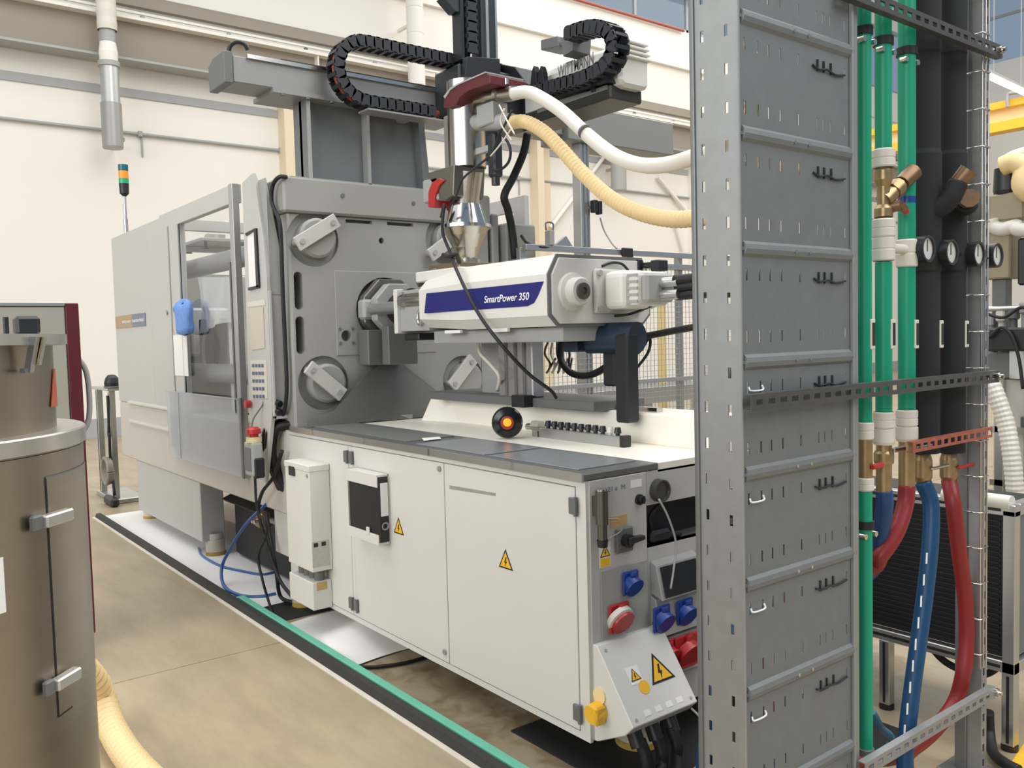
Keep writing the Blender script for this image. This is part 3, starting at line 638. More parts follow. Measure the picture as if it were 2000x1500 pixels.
# rear part of the end face: gauge, breaker window, sockets
c = E(1284, 957, 0.0); g = obj('level_gauge', B().lathe([(0, 0.02), (0.034, 0.02), (0.036, 0.03), (0.042, 0.03), (0.044, 0.0)], (0, c.y, c.z), (1, 0, 0), 24), mat('gauge_dark', (84, 84, 78), 0.3, 0.4), mm)
bw = obj('breaker_window', B().prism([(0.0, E(1270, 1120).y, 0.62), (0.06, E(1270, 1120).y, 0.60), (0.03, E(1270, 1120).y, 0.73), (0.0, E(1270, 1120).y, 0.745)], (0, 0.24, 0), 0.003), mgrey, mm)
obj('window_glass', B().prism([(0.062, E(1276, 1120).y, 0.61), (0.034, E(1276, 1120).y, 0.72), (0.036, E(1276, 1120).y, 0.722), (0.064, E(1276, 1120).y, 0.612)], (0, 0.2, 0)), blackp, bw)
sb = obj('socket_strip', B().prism([(0.0, E(1270, 1200).y, 0.46), (0.05, E(1270, 1200).y, 0.46), (0.03, E(1270, 1200).y, 0.60), (0.0, E(1270, 1200).y, 0.61)], (0, 0.25, 0), 0.003), mgrey, mm)
socket(1290, 1207, 0.04, bluep, 0.04, par=sb); socket(1335, 1193, 0.04, bluep, 0.04, par=sb)
ob = obj('outlet_box', B().prism([(0.0, E(1280, 1250).y, 0.30), (0.05, E(1280, 1250).y, 0.30), (0.03, E(1280, 1250).y, 0.44), (0.0, E(1280, 1250).y, 0.45)], (0, 0.25, 0), 0.003), mgrey, mm)
socket(1338, 1270, 0.055, redp, 0.05, par=ob); socket(1300, 1275, 0.042, redp, 0.04, par=ob)
# ================================================================ injection unit
YI = 0.355; XE = -0.6
iu = thing('injection_unit', (-1.15, 0.65, zu), 'white faceted injection unit with navy stripe riding above the trough', 'machine unit')
sec = [(0.355, 1.685), (0.355, 1.862), (0.405, 1.945), (0.925, 1.945), (0.975, 1.862), (0.975, 1.685), (0.925, 1.638), (0.405, 1.638)]
hb = B(); L_, Rr = [], []
secl = [(0.365, 1.70), (0.365, 1.85), (0.41, 1.90), (0.92, 1.90), (0.965, 1.85), (0.965, 1.70), (0.92, 1.655), (0.41, 1.655)]
va = [hb.bm.verts.new((-1.66+(0.03 if z < 1.68 else 0), y, z)) for y, z in secl]; vm = [hb.bm.verts.new((-1.27, y, z)) for y, z in sec]; vb = [hb.bm.verts.new((XE, y, z)) for y, z in sec]
for i in range(8):
    j = (i+1) % 8; hb.face([va[i], va[j], vm[j], vm[i]]); hb.face([vm[i], vm[j], vb[j], vb[i]])
hb.face(va[::-1]); hb.face(vb); bmesh.ops.recalc_face_normals(hb.bm, faces=hb.bm.faces[:])
white = mat('white_cover_paint', (219, 217, 210), 0.35, var=0.02)
hs = obj('cover', hb, white, iu)
obj('end_plate', B().prism([(XE, y, z) for y, z in [(0.37, 1.69), (0.37, 1.858), (0.412, 1.932), (0.92, 1.932), (0.965, 1.858), (0.965, 1.69), (0.92, 1.648), (0.412, 1.648)]], (0.012, 0, 0), 0.002), mat('end_plate_paint', (200, 199, 193), 0.4), iu)
obj('cover_seam', B().prism([(XE-0.004, y, z) for y, z in [(0.352, 1.684), (0.352, 1.863), (0.403, 1.948), (0.927, 1.948), (0.978, 1.863), (0.978, 1.684), (0.927, 1.635), (0.403, 1.635)]], (0.008, 0, 0)), dgrey, iu)
# navy stripe with slanted end and lettering
pz = lambda u, v: P(u, v, y=YI-0.001)
q = [pz(833, 572), pz(1062, 551), pz(1053, 578), pz(1043, 594), pz(1030, 599), pz(829, 611)]
zt1, zb1 = (q[0].z+q[1].z)/2, (q[4].z+q[5].z)/2
st = obj('stripe', B().prism([(q[0].x, YI-0.001, zt1), (q[1].x, YI-0.001, zt1), (q[2].x-0.005, YI-0.001, zt1-(zt1-zb1)*0.55), (q[3].x, YI-0.001, zb1+0.012), (q[4].x, YI-0.001, zb1), (q[5].x, YI-0.001, zb1)], (0, -0.0015, 0)), navy, iu)
ta, tb_ = pz(946, 590), pz(1034, 585)
text_mesh('lettering', 'SmartPower 350', whitep, st, (ta.x, YI-0.0026, (ta.z+tb_.z)/2-0.002), (1, 0, 0), (0, 0, 1), 0.032, shear=0.2, width=tb_.x-ta.x, bold=0.015)
# tool marks: lower side labels
for u in (890, 980):
    a = P(u, 656, y=0.42); obj('side_label', B().box((a.x-0.07, 0.40, 1.622), (a.x+0.07, 0.415, 1.638)), whitep, iu)
# knob and drive on the end plate
c = P(1118, 570, x=XE+0.012)
kn = obj('purge_knob', B().lathe([(0.085, 0), (0.08, 0.014), (0.062, 0.02), (0.062, 0.055), (0.054, 0.065), (0, 0.065)], (XE+0.012, c.y, c.z), (1, 0, 0), 28), mat('end_plate_paint', (200, 199, 193)), iu)
obj('knob_socket', B().lathe([(0.036, 0), (0.036, 0.012), (0.018, 0.012), (0.018, 0.004), (0, 0.004)], (XE+0.077, c.y, c.z), (1, 0, 0), 20), mat('dark_zinc', (112, 108, 100)), kn)
a, b_ = P(1158, 612, x=XE+0.012), P(1240, 528, x=XE+0.012)
mf = obj('drive_flange', B().box((XE+0.012, a.y, a.z), (XE+0.035, a.y+0.30, b_.z), 0.01, 2), mat('end_plate_paint', (200, 199, 193)), iu)
for dy in (0.02, 0.28):
    for z in (a.z+0.02, b_.z-0.02): obj('flange_bolt', B().cyl((XE+0.035, a.y+dy, z), (XE+0.048, a.y+dy, z), 0.014, seg=8), mgrey, mf)
yc, zc = a.y+0.155, (a.z+b_.z)/2
dv_ = obj('drive_motor', B().box((XE+0.035, yc-0.115, zc-0.085), (XE+0.17, yc+0.115, zc+0.085), 0.03, 3).box((XE+0.17, yc-0.10, zc-0.075), (XE+0.235, yc+0.10, zc+0.075), 0.02, 2), mat('motor_white', (214, 212, 205), 0.35, var=0.03), iu)
obj('terminal_box', B().box((XE+0.235, yc-0.085, zc-0.06), (XE+0.275, yc+0.09, zc+0.065), 0.012), mgrey, dv_)
for k in range(5): obj('cooling_rib', B().box((XE+0.172, yc-0.101, zc-0.06+k*0.028), (XE+0.232, yc-0.096, zc-0.048+k*0.028)), mgrey, dv_)
for dz in (-0.028, 0.022): obj('cable_connector', B().cyl((XE+0.27, yc+0.01, zc+dz), (XE+0.36, yc+0.02, zc+dz), 0.024, seg=14), alu, dv_)
# sensor on top of the end plate
c = P(1262, 520, x=XE+0.01)
sn = obj('sensor', B().box((XE, c.y-0.06, c.z-0.03), (XE+0.02, c.y-0.03, c.z+0.03), 0.003).box((XE+0.02, c.y-0.04, c.z-0.012), (XE+0.09, c.y-0.015, c.z+0.014), 0.003).box((XE+0.08, c.y-0.05, c.z-0.03), (XE+0.13, c.y+0.02, c.z+0.02), 0.005), blackp, iu)
# front plate, barrel and nozzle
fp = obj('front_plate', B().box((-1.99, 0.40, 1.63), (-1.955, 0.86, 1.875), 0.004), white, iu)
obj('front_bracket', B().box((-1.955, 0.42, 1.64), (-1.66, 0.85, 1.865), 0.004), mgrey, iu)
obj('guide_bush', B().cyl((-1.955, 0.47, 1.81), (-1.66, 0.47, 1.81), 0.062, seg=20).cyl((-1.95, 0.47, 1.81), (-1.90, 0.47, 1.81), 0.07, seg=20), polish, iu)
obj('guide_rod', B().cyl((-2.40, 0.47, 1.78), (-1.985, 0.47, 1.78), 0.036, seg=16), alu, iu)
obj('rod_head', B().box((-2.44, 0.41, 1.72), (-2.36, 0.53, 1.84), 0.015), mgrey, iu)
obj('lifting_eye', B().tube([(-1.72, 0.415, 1.76), (-1.70, 0.405, 1.74), (-1.70, 0.40, 1.70), (-1.72, 0.40, 1.675), (-1.745, 0.405, 1.70), (-1.742, 0.41, 1.74), (-1.72, 0.415, 1.76)], 0.008, 8), polish, iu)
oc = lambda r, x, cz=c0.z, cy=c0.y: [(x, cy+r*math.cos(math.pi/8+k*math.pi/4), cz+r*math.sin(math.pi/8+k*math.pi/4)) for k in range(8)]
obj('nozzle_ring', B().prism(oc(0.20, -2.44), (0.06, 0, 0), 0.006), mat('ring_steel', (120, 118, 112), 0.35, 0.7), iu)
obj('nozzle_collar', B().prism(oc(0.165, -2.36), (0.07, 0, 0), 0.006), mgrey, iu)
obj('barrel', B().cyl((-2.46, c0.y, c0.z), (-1.98, c0.y+0.02, c0.z), 0.095, seg=24), mat('barrel_dark', (70, 66, 60), 0.4, 0.7), iu)
obj('heater_box', B().box((-2.44, c0.y-0.20, c0.z-0.33), (-2.32, c0.y+0.06, c0.z-0.12), 0.006).box((-2.3, c0.y-0.12, c0.z-0.33), (-2.22, c0.y+0.08, c0.z-0.1), 0.006), dgrey, iu)
obj('lower_bumper', B().box((-1.95, 0.44, 1.59), (-1.80, 0.6, 1.63), 0.006), blackp, iu)
obj('feed_saddle', B().box((-1.78, 0.42, 1.90), (-1.36, 0.90, 1.955), 0.006).prism([(-1.36, 0.46, 1.90), (-1.36, 0.46, 1.955), (-1.24, 0.46, 1.945), (-1.24, 0.46, 1.9)], (0, 0.4, 0)), white, iu)
# carriage
obj('carriage_plate', B().box((-2.05, 0.66, zu), (-0.66, 1.0, zu+0.045), 0.004), dgrey, iu)
obj('under_frame', B().box((-1.66, 0.45, 1.57), (-0.62, 0.86, 1.636), 0.004), mgrey, iu)
cx_ = P(1010, 720, y=0.66).x
obj('slide_column', B().box((cx_-0.16, 0.66, zu+0.045), (cx_+0.12, 0.74, 1.575), 0.006), alu, iu)
for dx in (-0.10, -0.02, 0.05): obj('column_groove', B().box((cx_+dx, 0.655, zu+0.05), (cx_+dx+0.02, 0.66, 1.57)), galvd, iu)
obj('column_plate', B().box((cx_-0.45, 0.76, zu+0.045), (cx_-0.28, 0.86, 1.575), 0.004), mgrey, iu)
obj('slide_block', B().box((cx_+0.02, 0.60, zu+0.0), (cx_+0.12, 0.68, zu+0.06), 0.004), blackp, iu)
obj('rail', B().box((-2.1, 0.80, zu), (-0.4, 0.84, zu+0.02)), polish, iu)
bx_ = P(1205, 700, y=0.66).x
obj('cable_carrier', B().box((bx_-0.02, 0.66, zu-0.04), (bx_+0.06, 0.74, 1.6), 0.01).box((bx_-0.16, 0.72, 1.36), (bx_-0.08, 0.8, 1.62), 0.01), blackp, iu)
obj('carriage_motor', B().cyl((-0.72, 0.70, 1.58), (-0.45, 0.74, 1.58), 0.07, seg=20).box((-0.8, 0.6, 1.52), (-0.7, 0.8, 1.63), 0.008), mat('motor_navy', (24, 42, 62), 0.4), iu)
# hoses below and behind the unit, each its own thing
def hose(name, pts, r, m, lab, cat, seg=10, **k): return tag(obj(name, B().tube(pts, r, seg, **k), m), lab, cat)
hose('water_hose', [P(945, 665, y=0.78), P(944, 700, y=0.78), P(946, 760, y=0.78)], 0.012, blueh, 'short blue hose dropping beside the slide column', 'hose')
hose('water_hose', [P(956, 665, y=0.80), P(962, 700, y=0.8), P(970, 762, y=0.8)], 0.012, redh, 'short red hose dropping beside the slide column', 'hose')
hose('water_hose', [P(934, 668, y=0.62), P(938, 690, y=0.62), P(958, 712, y=0.62), P(975, 735, y=0.62), P(972, 762, y=0.7)], 0.01, hosew, 'thin white hose curving in front of the blue and red hoses', 'hose')
hose('black_hose', [P(1098, 660, y=0.95), P(1095, 700, y=0.95), P(1115, 728, y=0.95), P(1150, 733, y=0.95), P(1185, 715, y=0.95), P(1195, 690, y=0.95)], 0.018, blackr, 'black hose loop hanging under the injection unit', 'hose')
for k, (dv1, dz) in enumerate(((0.03, 0), (0.0, 0), (-0.035, 0))):
    z1_ = zc+dv1
    hose('motor_cable', [(XE+0.34, yc+0.015+0.01*k, z1_), (XE+0.5, yc+0.05, z1_+0.002), (XE+0.75, yc+0.12, z1_-0.01), (XE+1.0, yc+0.1, z1_-0.05), (0.55, yc-0.05, z1_-0.12), (0.68, 0.1+0.08*k, z1_-0.3), (0.68, 0.1+0.08*k, 0.9)], 0.022, blackr, ('upper', 'middle', 'lower')[k]+' thick black cable leaving the white drive motor', 'cable')
hose('supply_cable', [P(1200, 668, y=0.85), P(1270, 655, y=0.95), P(1350, 640, y=1.0), P(1440, 628, y=1.0), (0.64, -0.05, 1.35), (0.68, -0.12, 0.6)], 0.017, blackr, 'single black cable running from the dark carriage motor to the tray', 'cable')
hose('signal_cable', [P(1175, 520, x=XE+0.012), P(1195, 513, x=XE+0.02), P(1215, 516, x=XE+0.03), P(1230, 532, x=XE+0.03)], 0.006, blackr, 'short black lead arching over the drive flange', 'cable')
hose('signal_cable', [P(1200, 617, x=XE+0.03), P(1235, 612, x=XE+0.1), P(1290, 590, x=XE+0.2), P(1320, 578, x=XE+0.3)], 0.006, blackr, 'thin black lead rising below the drive motor', 'cable')
for k in range(5):
    hose('pneumatic_tube', [P(1070+k*9, 668, y=1.0), P(1064+k*12, 690, y=1.05), P(1075+k*9, 712, y=1.05), P(1068+k*11, 728, y=1.1), P(1085+k*8, 700, y=1.05)], 0.006, mgrey if k % 2 else blackr, 'thin tube in the tangle behind the slide column', 'tube')
for o in bpy.data.objects:
    if o.name.startswith('pneumatic_tube'): o['group'] = 'tangle of thin tubes under the injection unit'
hose('drop_cable', [P(1220, 675, y=0.9), P(1245, 690, y=0.92), P(1268, 660, y=0.95), P(1265, 690, y=0.95), P(1230, 735, y=0.95)], 0.007, blackr, 'black lead tangled beside the black cable carrier', 'cable')
# ================================================================ hopper loader
HX, HY = -1.62, 0.65
hp = thing('hopper_loader', (HX, HY, 1.955), 'stainless vacuum hopper loader standing on the injection unit', 'hopper')
zv = lambda v: P(912, v, y=HY).z
obj('throat_plate', B().box((HX-0.20, HY-0.12, 1.955), (HX+0.10, HY+0.12, zv(515)), 0.004), mat('throat_bronze', (150, 134, 106), 0.35, 0.8), hp)
obj('slide_handle', B().cyl((HX-0.13, HY-0.1, 1.965), (HX-0.20, HY-0.20, 1.90), 0.026, seg=14), dgrey, hp)
z5, z45, z40, z395, z335 = zv(515), zv(447), zv(400), zv(395), zv(337)
obj('bell', B().lathe([(0.052, 0), (0.055, 0.02), (0.075, (z45-z5)*0.45), (0.108, (z45-z5)*0.8), (0.122, z45-z5)], (HX, HY, z5), seg=36), stain, hp)
obj('bell_foot', B().lathe([(0.075, 0), (0.075, 0.02), (0.052, 0.022)], (HX, HY, z5), seg=28), stain, hp)
obj('clamp_ring', B().lathe([(0.122, 0), (0.136, 0.002), (0.136, 0.02), (0.12, 0.022)], (HX, HY, z45), seg=36), polish, hp)
obj('upper_cone', B().lathe([(0.12, 0.022), (0.085, z40-z45), (0.07, z40-z45+0.002), (0, z40-z45+0.002)], (HX, HY, z45), seg=36), polish, hp)
obj('neck', B().cyl((HX+0.02, HY, z395-0.005), (HX+0.05, HY, z335), 0.062, 0.07, seg=20), stain, hp)
fa = [(HX-0.20, z335+0.02), (HX+0.08, z335+0.02), (HX+0.06, z395+0.02), (HX-0.02, z395)]
obj('funnel', B().prism([(x, HY-0.12, z) for x, z in fa], (0, 0.2, 0), 0.004), mat('funnel_steel', (128, 122, 112), 0.35, 0.8), hp)
ztop = zv(168)
obj('cylinder', B().lathe([(0, 0), (0.1, 0), (0.1, ztop-z335), (0, ztop-z335)], (HX+0.03, HY, z335+0.02), seg=40), stain, hp)
obj('back_plate', B().box((HX-0.16, HY-0.02, z335), (HX-0.07, HY+0.02, ztop-0.12), 0.004), mat('plate_zinc', (170, 166, 156), 0.35, 0.7), hp)
lidp = [(866, 210), (868, 190), (878, 175), (893, 166), (948, 143), (957, 146), (957, 163), (915, 177), (898, 190), (890, 206), (878, 212)]
lid = obj('lid', B().prism(PP(lidp, y=HY-0.115), (0, 0.23, 0), 0.002), mat('lid_red', (92, 34, 38), 0.4, var=0.3, scale=30), hp)
obj('lid_edge', B().prism([p+Vector((0, 0.0, 0.004)) for p in PP([(866, 190), (878, 174), (893, 165), (948, 141), (948, 144), (893, 168), (879, 178), (869, 194)], y=HY-0.12)], (0, 0.24, 0)), mgrey, lid)
# level sensor box with red hood beside the funnel
sb_ = P(852, 375, y=HY-0.05)
sx = obj('sensor_box', B().box((sb_.x-0.03, HY-0.12, sb_.z-0.065), (sb_.x+0.12, HY+0.02, sb_.z+0.06), 0.008), mgrey, hp)
hood = [(836, 405), (836, 375), (843, 356), (857, 348), (868, 352), (858, 362), (850, 380), (847, 405)]
obj('red_hood', B().prism(PP(hood, y=HY-0.13), (0, 0.16, 0), 0.003), redp, sx)
obj('sensor_hole', B().cyl(P(849, 393, y=HY-0.12), P(849, 393, y=HY-0.122), 0.009, seg=10), blackp, sx)
# inlet stubs
s1, s2 = P(950, 184, y=HY), P(950, 232, y=HY)
e1, e2 = P(1004, 182, y=HY), P(1000, 238, y=HY)
i1 = obj('inlet_stub', B().cyl(s1-Vector((0.1, 0, 0)), e1, 0.036, seg=18).cyl(s1+(e1-s1)*0.45, s1+(e1-s1)*0.55, 0.045, seg=18), stain, hp)
i2 = obj('inlet_stub', B().cyl(s2-Vector((0.1, 0, 0)), e2, 0.042, seg=18).box((s2.x-0.02, HY-0.05, s2.z-0.05), (s2.x+0.12, HY+0.05, s2.z+0.06), 0.006), mgrey, hp)
for t in (0.55, 0.8): q = s1.lerp(e1, t); obj('clamp_screw', B().cyl(q+Vector((0, -0.01, 0.04)), q+Vector((0, -0.01, 0.07)), 0.014, seg=8), polish, i1)
# valve hanging on the loader
vv = P(967, 300, y=HY)
vb_ = obj('vacuum_valve', B().box((vv.x-0.03, HY-0.03, vv.z-0.12), (vv.x+0.03, HY+0.03, vv.z+0.1), 0.01).cyl((vv.x, HY, vv.z-0.16), (vv.x, HY, vv.z-0.12), 0.022, seg=12), blackp, hp)
obj('valve_bracket', B().box((HX+0.1, HY-0.015, vv.z+0.02), (vv.x, HY+0.015, vv.z+0.05)), mgrey, vb_)
hose('vacuum_tube', [P(975, 255, y=HY-0.04), P(995, 285, y=HY-0.06), P(994, 315, y=HY-0.06), P(975, 333, y=HY-0.05), P(962, 330, y=HY-0.03)], 0.007, blackr, 'small black tube loop beside the loader valve', 'tube')
hose('vacuum_tube', [P(1000, 215, y=HY-0.08), P(985, 245, y=HY-0.09), P(975, 262, y=HY-0.09), P(960, 300, y=HY-0.08), P(925, 330, y=HY-0.11), P(902, 352, y=HY-0.14), P(890, 385, y=HY-0.15), P(874, 410, y=HY-0.15)], 0.006, blackr, 'thin black lead crossing the loader funnel', 'cable')
for k, (pa, pb, pc) in enumerate((((975, 205), (990, 235), (1005, 262)), ((1000, 250), (975, 285), (958, 305)), ((985, 212), (978, 240), (1000, 275)))):
    hose('cable_strap', [P(*pa, y=HY-0.1), P(*pb, y=HY-0.1), P(*pc, y=HY-0.1)], 0.004, whitec, 'white cable tie knotted around the loader hoses', 'cable tie')
for o in bpy.data.objects:
    if o.name.startswith('cable_strap'): o['group'] = 'white ties at the hopper loader'
hose('signal_cable', [P(862, 425, y=HY-0.14), P(868, 400, y=HY-0.14), P(864, 450, y=HY-0.15), P(880, 495, y=HY-0.15), P(893, 530, y=YI-0.02), P(930, 605, y=YI-0.03), P(975, 668, y=YI), P(1030, 728, y=YI+0.1), P(1075, 762, y=0.55), (-0.92, 0.66, zu+0.055)], 0.0085, blackr, 'black cable draped across the navy stripe', 'cable')
hose('signal_cable', [P(866, 498, y=HY-0.13), P(875, 502, y=HY-0.2), P(890, 497, y=HY-0.2), P(897, 512, y=HY-0.13)], 0.012, blackr, 'short black cable bow at the hopper throat', 'cable')
# conveying hoses
wh = [e1-Vector((0.03, 0, 0)), P(1030, 180, y=HY), P(1060, 193, y=HY), P(1100, 220, y=HY-0.02), P(1150, 266, y=HY-0.05), P(1200, 304, y=HY-0.08), P(1250, 322, y=HY-0.1), P(1300, 322, y=HY-0.12), P(1350, 308, y=HY-0.14), P(1400, 285, y=HY-0.2), (0.55, 0.3, 2.45), (0.64, 0.22, 2.8), (0.66, 0.2, 3.2)]
w_ = thing('conveying_hose', (-0.6, 0.6, 2.2), 'thick white hose sweeping from the loader to the metal tray', 'hose')
obj('hose_body', B().tube(wh, 0.031, 14, 10), hosew, w_)
for u, v in ((1140, 256), (1268, 324)):
    q = P(u, v, y=HY-0.06); q2 = P(u+6, v+4, y=HY-0.06); obj('tape_band', B().cyl(q, q.lerp(q2, 0.35), 0.0322, seg=16), dgrey, w_)
bh = [e2-Vector((0.02, 0, 0)), P(1025, 238, y=HY), P(1060, 256, y=HY), P(1095, 290, y=HY-0.01), P(1140, 340, y=HY-0.02), P(1190, 385, y=HY-0.05), P(1240, 412, y=HY-0.08), P(1300, 427, y=HY-0.1), P(1355, 426, y=HY-0.12), P(1410, 408, y=HY-0.16), (0.52, 0.32, 2.15), (0.62, 0.1, 2.4), (0.66, 0.05, 3.2)]
tag(obj('spiral_hose', B().tube(bh, 0.0315, 24, 24, rib=0.07, step=0.0125), hoseb), 'beige spiral hose sagging from the loader below the white hose', 'hose')
# ================================================================ take-out robot above the platen
rb = thing('take_out_robot', (-2.57, 0.5, 2.535), 'grey gantry robot with black energy chains bolted on the platen', 'robot')
beamp = mat('beam_grey', (142, 143, 140), 0.42, 0.15, 0.05)
XB = -2.46
obj('cross_beam', B().box((-2.69, -0.28, 3.02), (XB, 2.1, 3.165), 0.006), beamp, rb)
obj('beam_extension', B().box((-2.72, 2.1, 2.98), (XB+0.06, 3.2, 3.23), 0.008), beamp, rb)
obj('end_cap', B().prism([(-2.70, -0.28, 3.01), (XB+0.008, -0.28, 3.01), (XB+0.008, -0.28, 3.18), (-2.62, -0.28, 3.18), (-2.70, -0.28, 3.15)], (0, -0.05, 0), 0.004), dgrey, rb)
obj('lifting_ring', B().tube([(XB-0.03, -0.29, 3.17), (XB-0.02, -0.28, 3.215), (XB-0.01, -0.25, 3.24), (XB, -0.21, 3.235), (XB+0.0, -0.19, 3.205)], 0.012, 8), blackp, rb)
for z in (3.168,): obj('guide_rail', B().box((XB-0.002, -0.2, z-0.01), (XB+0.016, 2.1, z+0.012)), polish, rb)
obj('rack_strip', B().box((XB-0.01, 0.0, 3.180), (XB+0.006, 1.1, 3.19)), blackp, rb)
obj('under_plate', B().box((-2.74, -0.06, 2.995), (-2.44, 1.2, 3.02)), beamp, rb)
for k in range(8): obj('bolt', B().cyl((-2.45, 0.0+k*0.15, 2.985), (-2.45, 0.0+k*0.15, 2.996), 0.016, seg=8), dgrey, rb)
# riser: back sheet, two flanges, mid rib
zl, zh = 2.535, 2.995
xf_ = -2.47; y0_ = P(600, 260, x=xf_).y; xr_ = P(577, 260, y=y0_).x; y1_ = P(824, 225, x=xf_).y
riserp = mat('riser_grey', (116, 120, 120), 0.45, 0.1, 0.05)
obj('riser_back', B().prism([(xf_-0.07, y0_, zl), (xf_-0.07, y1_+0.03, zl), (xf_-0.07, y1_, zh), (xf_-0.07, y0_, zh)], (-0.03, 0, 0)), riserp, rb)
obj('riser_flange', B().box((xr_-0.02, y0_, zl), (xf_, y0_+0.022, zh)), riserp, rb)
obj('riser_flange', B().prism([(xf_, y1_+0.0, zl), (xf_, y1_+0.05, zl), (xf_, y1_+0.01, zh), (xf_, y1_-0.03, zh)], (xr_-xf_, 0, 0)), riserp, rb)
obj('riser_rib', B().box((xf_-0.07, 0.5*(y0_+y1_)+0.0, zl), (xf_-0.005, 0.5*(y0_+y1_)+0.02, zh)), mgrey, rb)
obj('riser_stile', B().box((xf_, y0_, zl), (xf_+0.006, y0_+0.022, zh)), mgrey, rb)
obj('riser_foot', B().box((-2.86, 0.04, zl-0.005), (-2.475, 1.0, zl+0.012)), mgrey, rb)
# energy chains: one link object per link
def chain(path, across, hgt, pitch, par, m, name='chain_link'):
    """links along a polyline, 'across' = half width vector, hgt = link height"""
    pts = [Vector(p) for p in path]; q = [2*pts[0]-pts[1]]+pts+[2*pts[-1]-pts[-2]]; out = []
    for i in range(1, len(q)-2):
        for k in range(12):
            t = k/12; a, b_, c, d = q[i-1], q[i], q[i+1], q[i+2]
            out.append(0.5*((2*b_)+(c-a)*t+(2*a-5*b_+4*c-d)*t*t+(3*b_-a-3*c+d)*t**3))
    out.append(pts[-1]); st, acc = [out[0]], 0.0
    for a, b_ in zip(out[:-1], out[1:]):
        L = (b_-a).length; t = pitch-acc
        while t <= L: st.append(a.lerp(b_, t/L)); t += pitch
        acc = (acc+L) % pitch
    ac = Vector(across); n = ac.normalized()
    for a, b_ in zip(st[:-1], st[1:]):
        d = (b_-a).normalized(); u = n.cross(d).normalized(); hh = u*hgt/2; bb = B()
        e = (b_-a)*0.06
        for sgn in (-1, 1):
            o_ = ac*sgn
            prof = [a-e*2-hh*0.9+o_, b_-e*2-hh*0.9+o_, b_+e-hh*0.5+o_, b_+e+hh*0.5+o_, b_-e*2+hh*0.9+o_, a-e*2+hh*0.9+o_]
            bb.prism(prof, n*(-sgn)*0.012)
        for s2 in (-1, 1): bb.prism([a+(b_-a)*0.3+hh*0.75*s2-ac, a+(b_-a)*0.7+hh*0.75*s2-ac, a+(b_-a)*0.7+hh*0.95*s2-ac, a+(b_-a)*0.3+hh*0.95*s2-ac], ac*2)
        obj(name, bb, m, par)
chm = mat('chain_black', (36, 38, 42), 0.45, var=0.12)
XC = -2.33
def xc(u, v): return P(u, v, x=XC)
zc_u = (xc(760, 98).z+xc(900, 122).z)/2; zc_l = 2.985
yl_ = xc(655, 130).y; rc = (zc_u-zc_l)/2; zm = (zc_u+zc_l)/2
loop = [(XC, 1.45, zc_u)]+[(XC, yl_+rc+(1.45-yl_-rc)*t, zc_u) for t in (0.75, 0.5, 0.25)]+[(XC, yl_+rc-rc*math.sin(a), zm+rc*math.cos(a)) for a in (0, 0.52, 1.05, 1.57, 2.09, 2.62, 3.14)]+[(XC, yl_+rc+0.2, zc_l), (XC, yl_+rc+0.52, zc_l)]
ec = obj('chain_tray', B().box((XC-0.06, yl_+rc, zc_l-0.055), (XC+0.06, 1.1, zc_l-0.045)).box((XC-0.14, yl_+rc+0.3, zc_l-0.05), (XC-0.06, yl_+rc+0.36, zc_l+0.03)), beamp, rb)
chain(loop, (0.05, 0, 0), 0.076, 0.056, ec, chm)
ca = mat('cable_red', (150, 60, 40), 0.5, var=0.4, scale=30)
obj('chain_cables', B().tube([Vector(p)+Vector((0, 0, 0)) for p in loop], 0.022, 8), ca, ec)
# traverse carriage and vertical arm
arm = mat('arm_dark', (54, 60, 66), 0.4, 0.3, 0.08)
obj('carriage', B().box((-2.46, 1.02, 2.95), (-2.18, 1.62, 3.27), 0.012), mat('carriage_dark', (38, 42, 46), 0.4), rb)
obj('carriage_cover', B().prism([(-2.18, 1.0, 3.0), (-2.18, 1.3, 3.0), (-2.18, 1.3, 3.33), (-2.18, 1.05, 3.3)], (0.05, 0, 0), 0.004), blackp, rb)
va_ = obj('vertical_arm', B().box((-2.30, 1.20, 2.7), (-2.18, 1.31, 4.5), 0.006), arm, rb)
obj('arm_rail', B().box((-2.18, 1.225, 2.9), (-2.165, 1.245, 4.5)), alu, va_)
obj('arm_edge', B().box((-2.19, 1.30, 2.9), (-2.17, 1.315, 4.5)), alu, va_)
vc = obj('arm_chain_guide', B().box((-2.28, 1.05, 3.3), (-2.19, 1.075, 4.5)), blackp, va_)
chain([(-2.22, 1.125, 3.35), (-2.22, 1.125, 3.9), (-2.22, 1.125, 4.5)], (0.05, 0, 0), 0.09, 0.062, vc, chm)
obj('arm_bracket', B().prism([P(u, v, x=-2.2) for u, v in ((866, -6), (903, -10), (906, 24), (890, 22))], (-0.08, 0, 0)), arm, va_)
# demoulding stroke arm pointing along the machine
YA = 1.50
pa, pb = P(1075, 175, y=YA), P(1216, 130, y=YA)
xa, xb_ = pa.x, pb.x; z0 = P(1205, 168, y=YA).z; z1 = P(1205, 72, y=YA).z
hz = z1-z0
def asec(x, k=1.0):
    cy, cz = YA+0.12, (z0+z1)/2
    return [(x, cy+k*dy, cz+k*dz) for dy, dz in ((-0.12, -hz*0.42), (-0.12, hz*0.25), (-0.085, hz*0.42), (0.0, hz*0.5), (0.085, hz*0.42), (0.12, hz*0.25), (0.12, -hz*0.42), (0.08, -hz*0.5), (-0.08, -hz*0.5))]
sa = obj('stroke_arm', B().prism(asec(xa-0.25), (xb_-xa-0.05, 0, 0)), mat('arm_light', (198, 197, 190), 0.4), rb)
obj('arm_nose', B().prism(asec(xb_-0.30, 1.0), (0.28, 0, 0), 0.02), mat('nose_grey', (206, 205, 198), 0.4), sa)
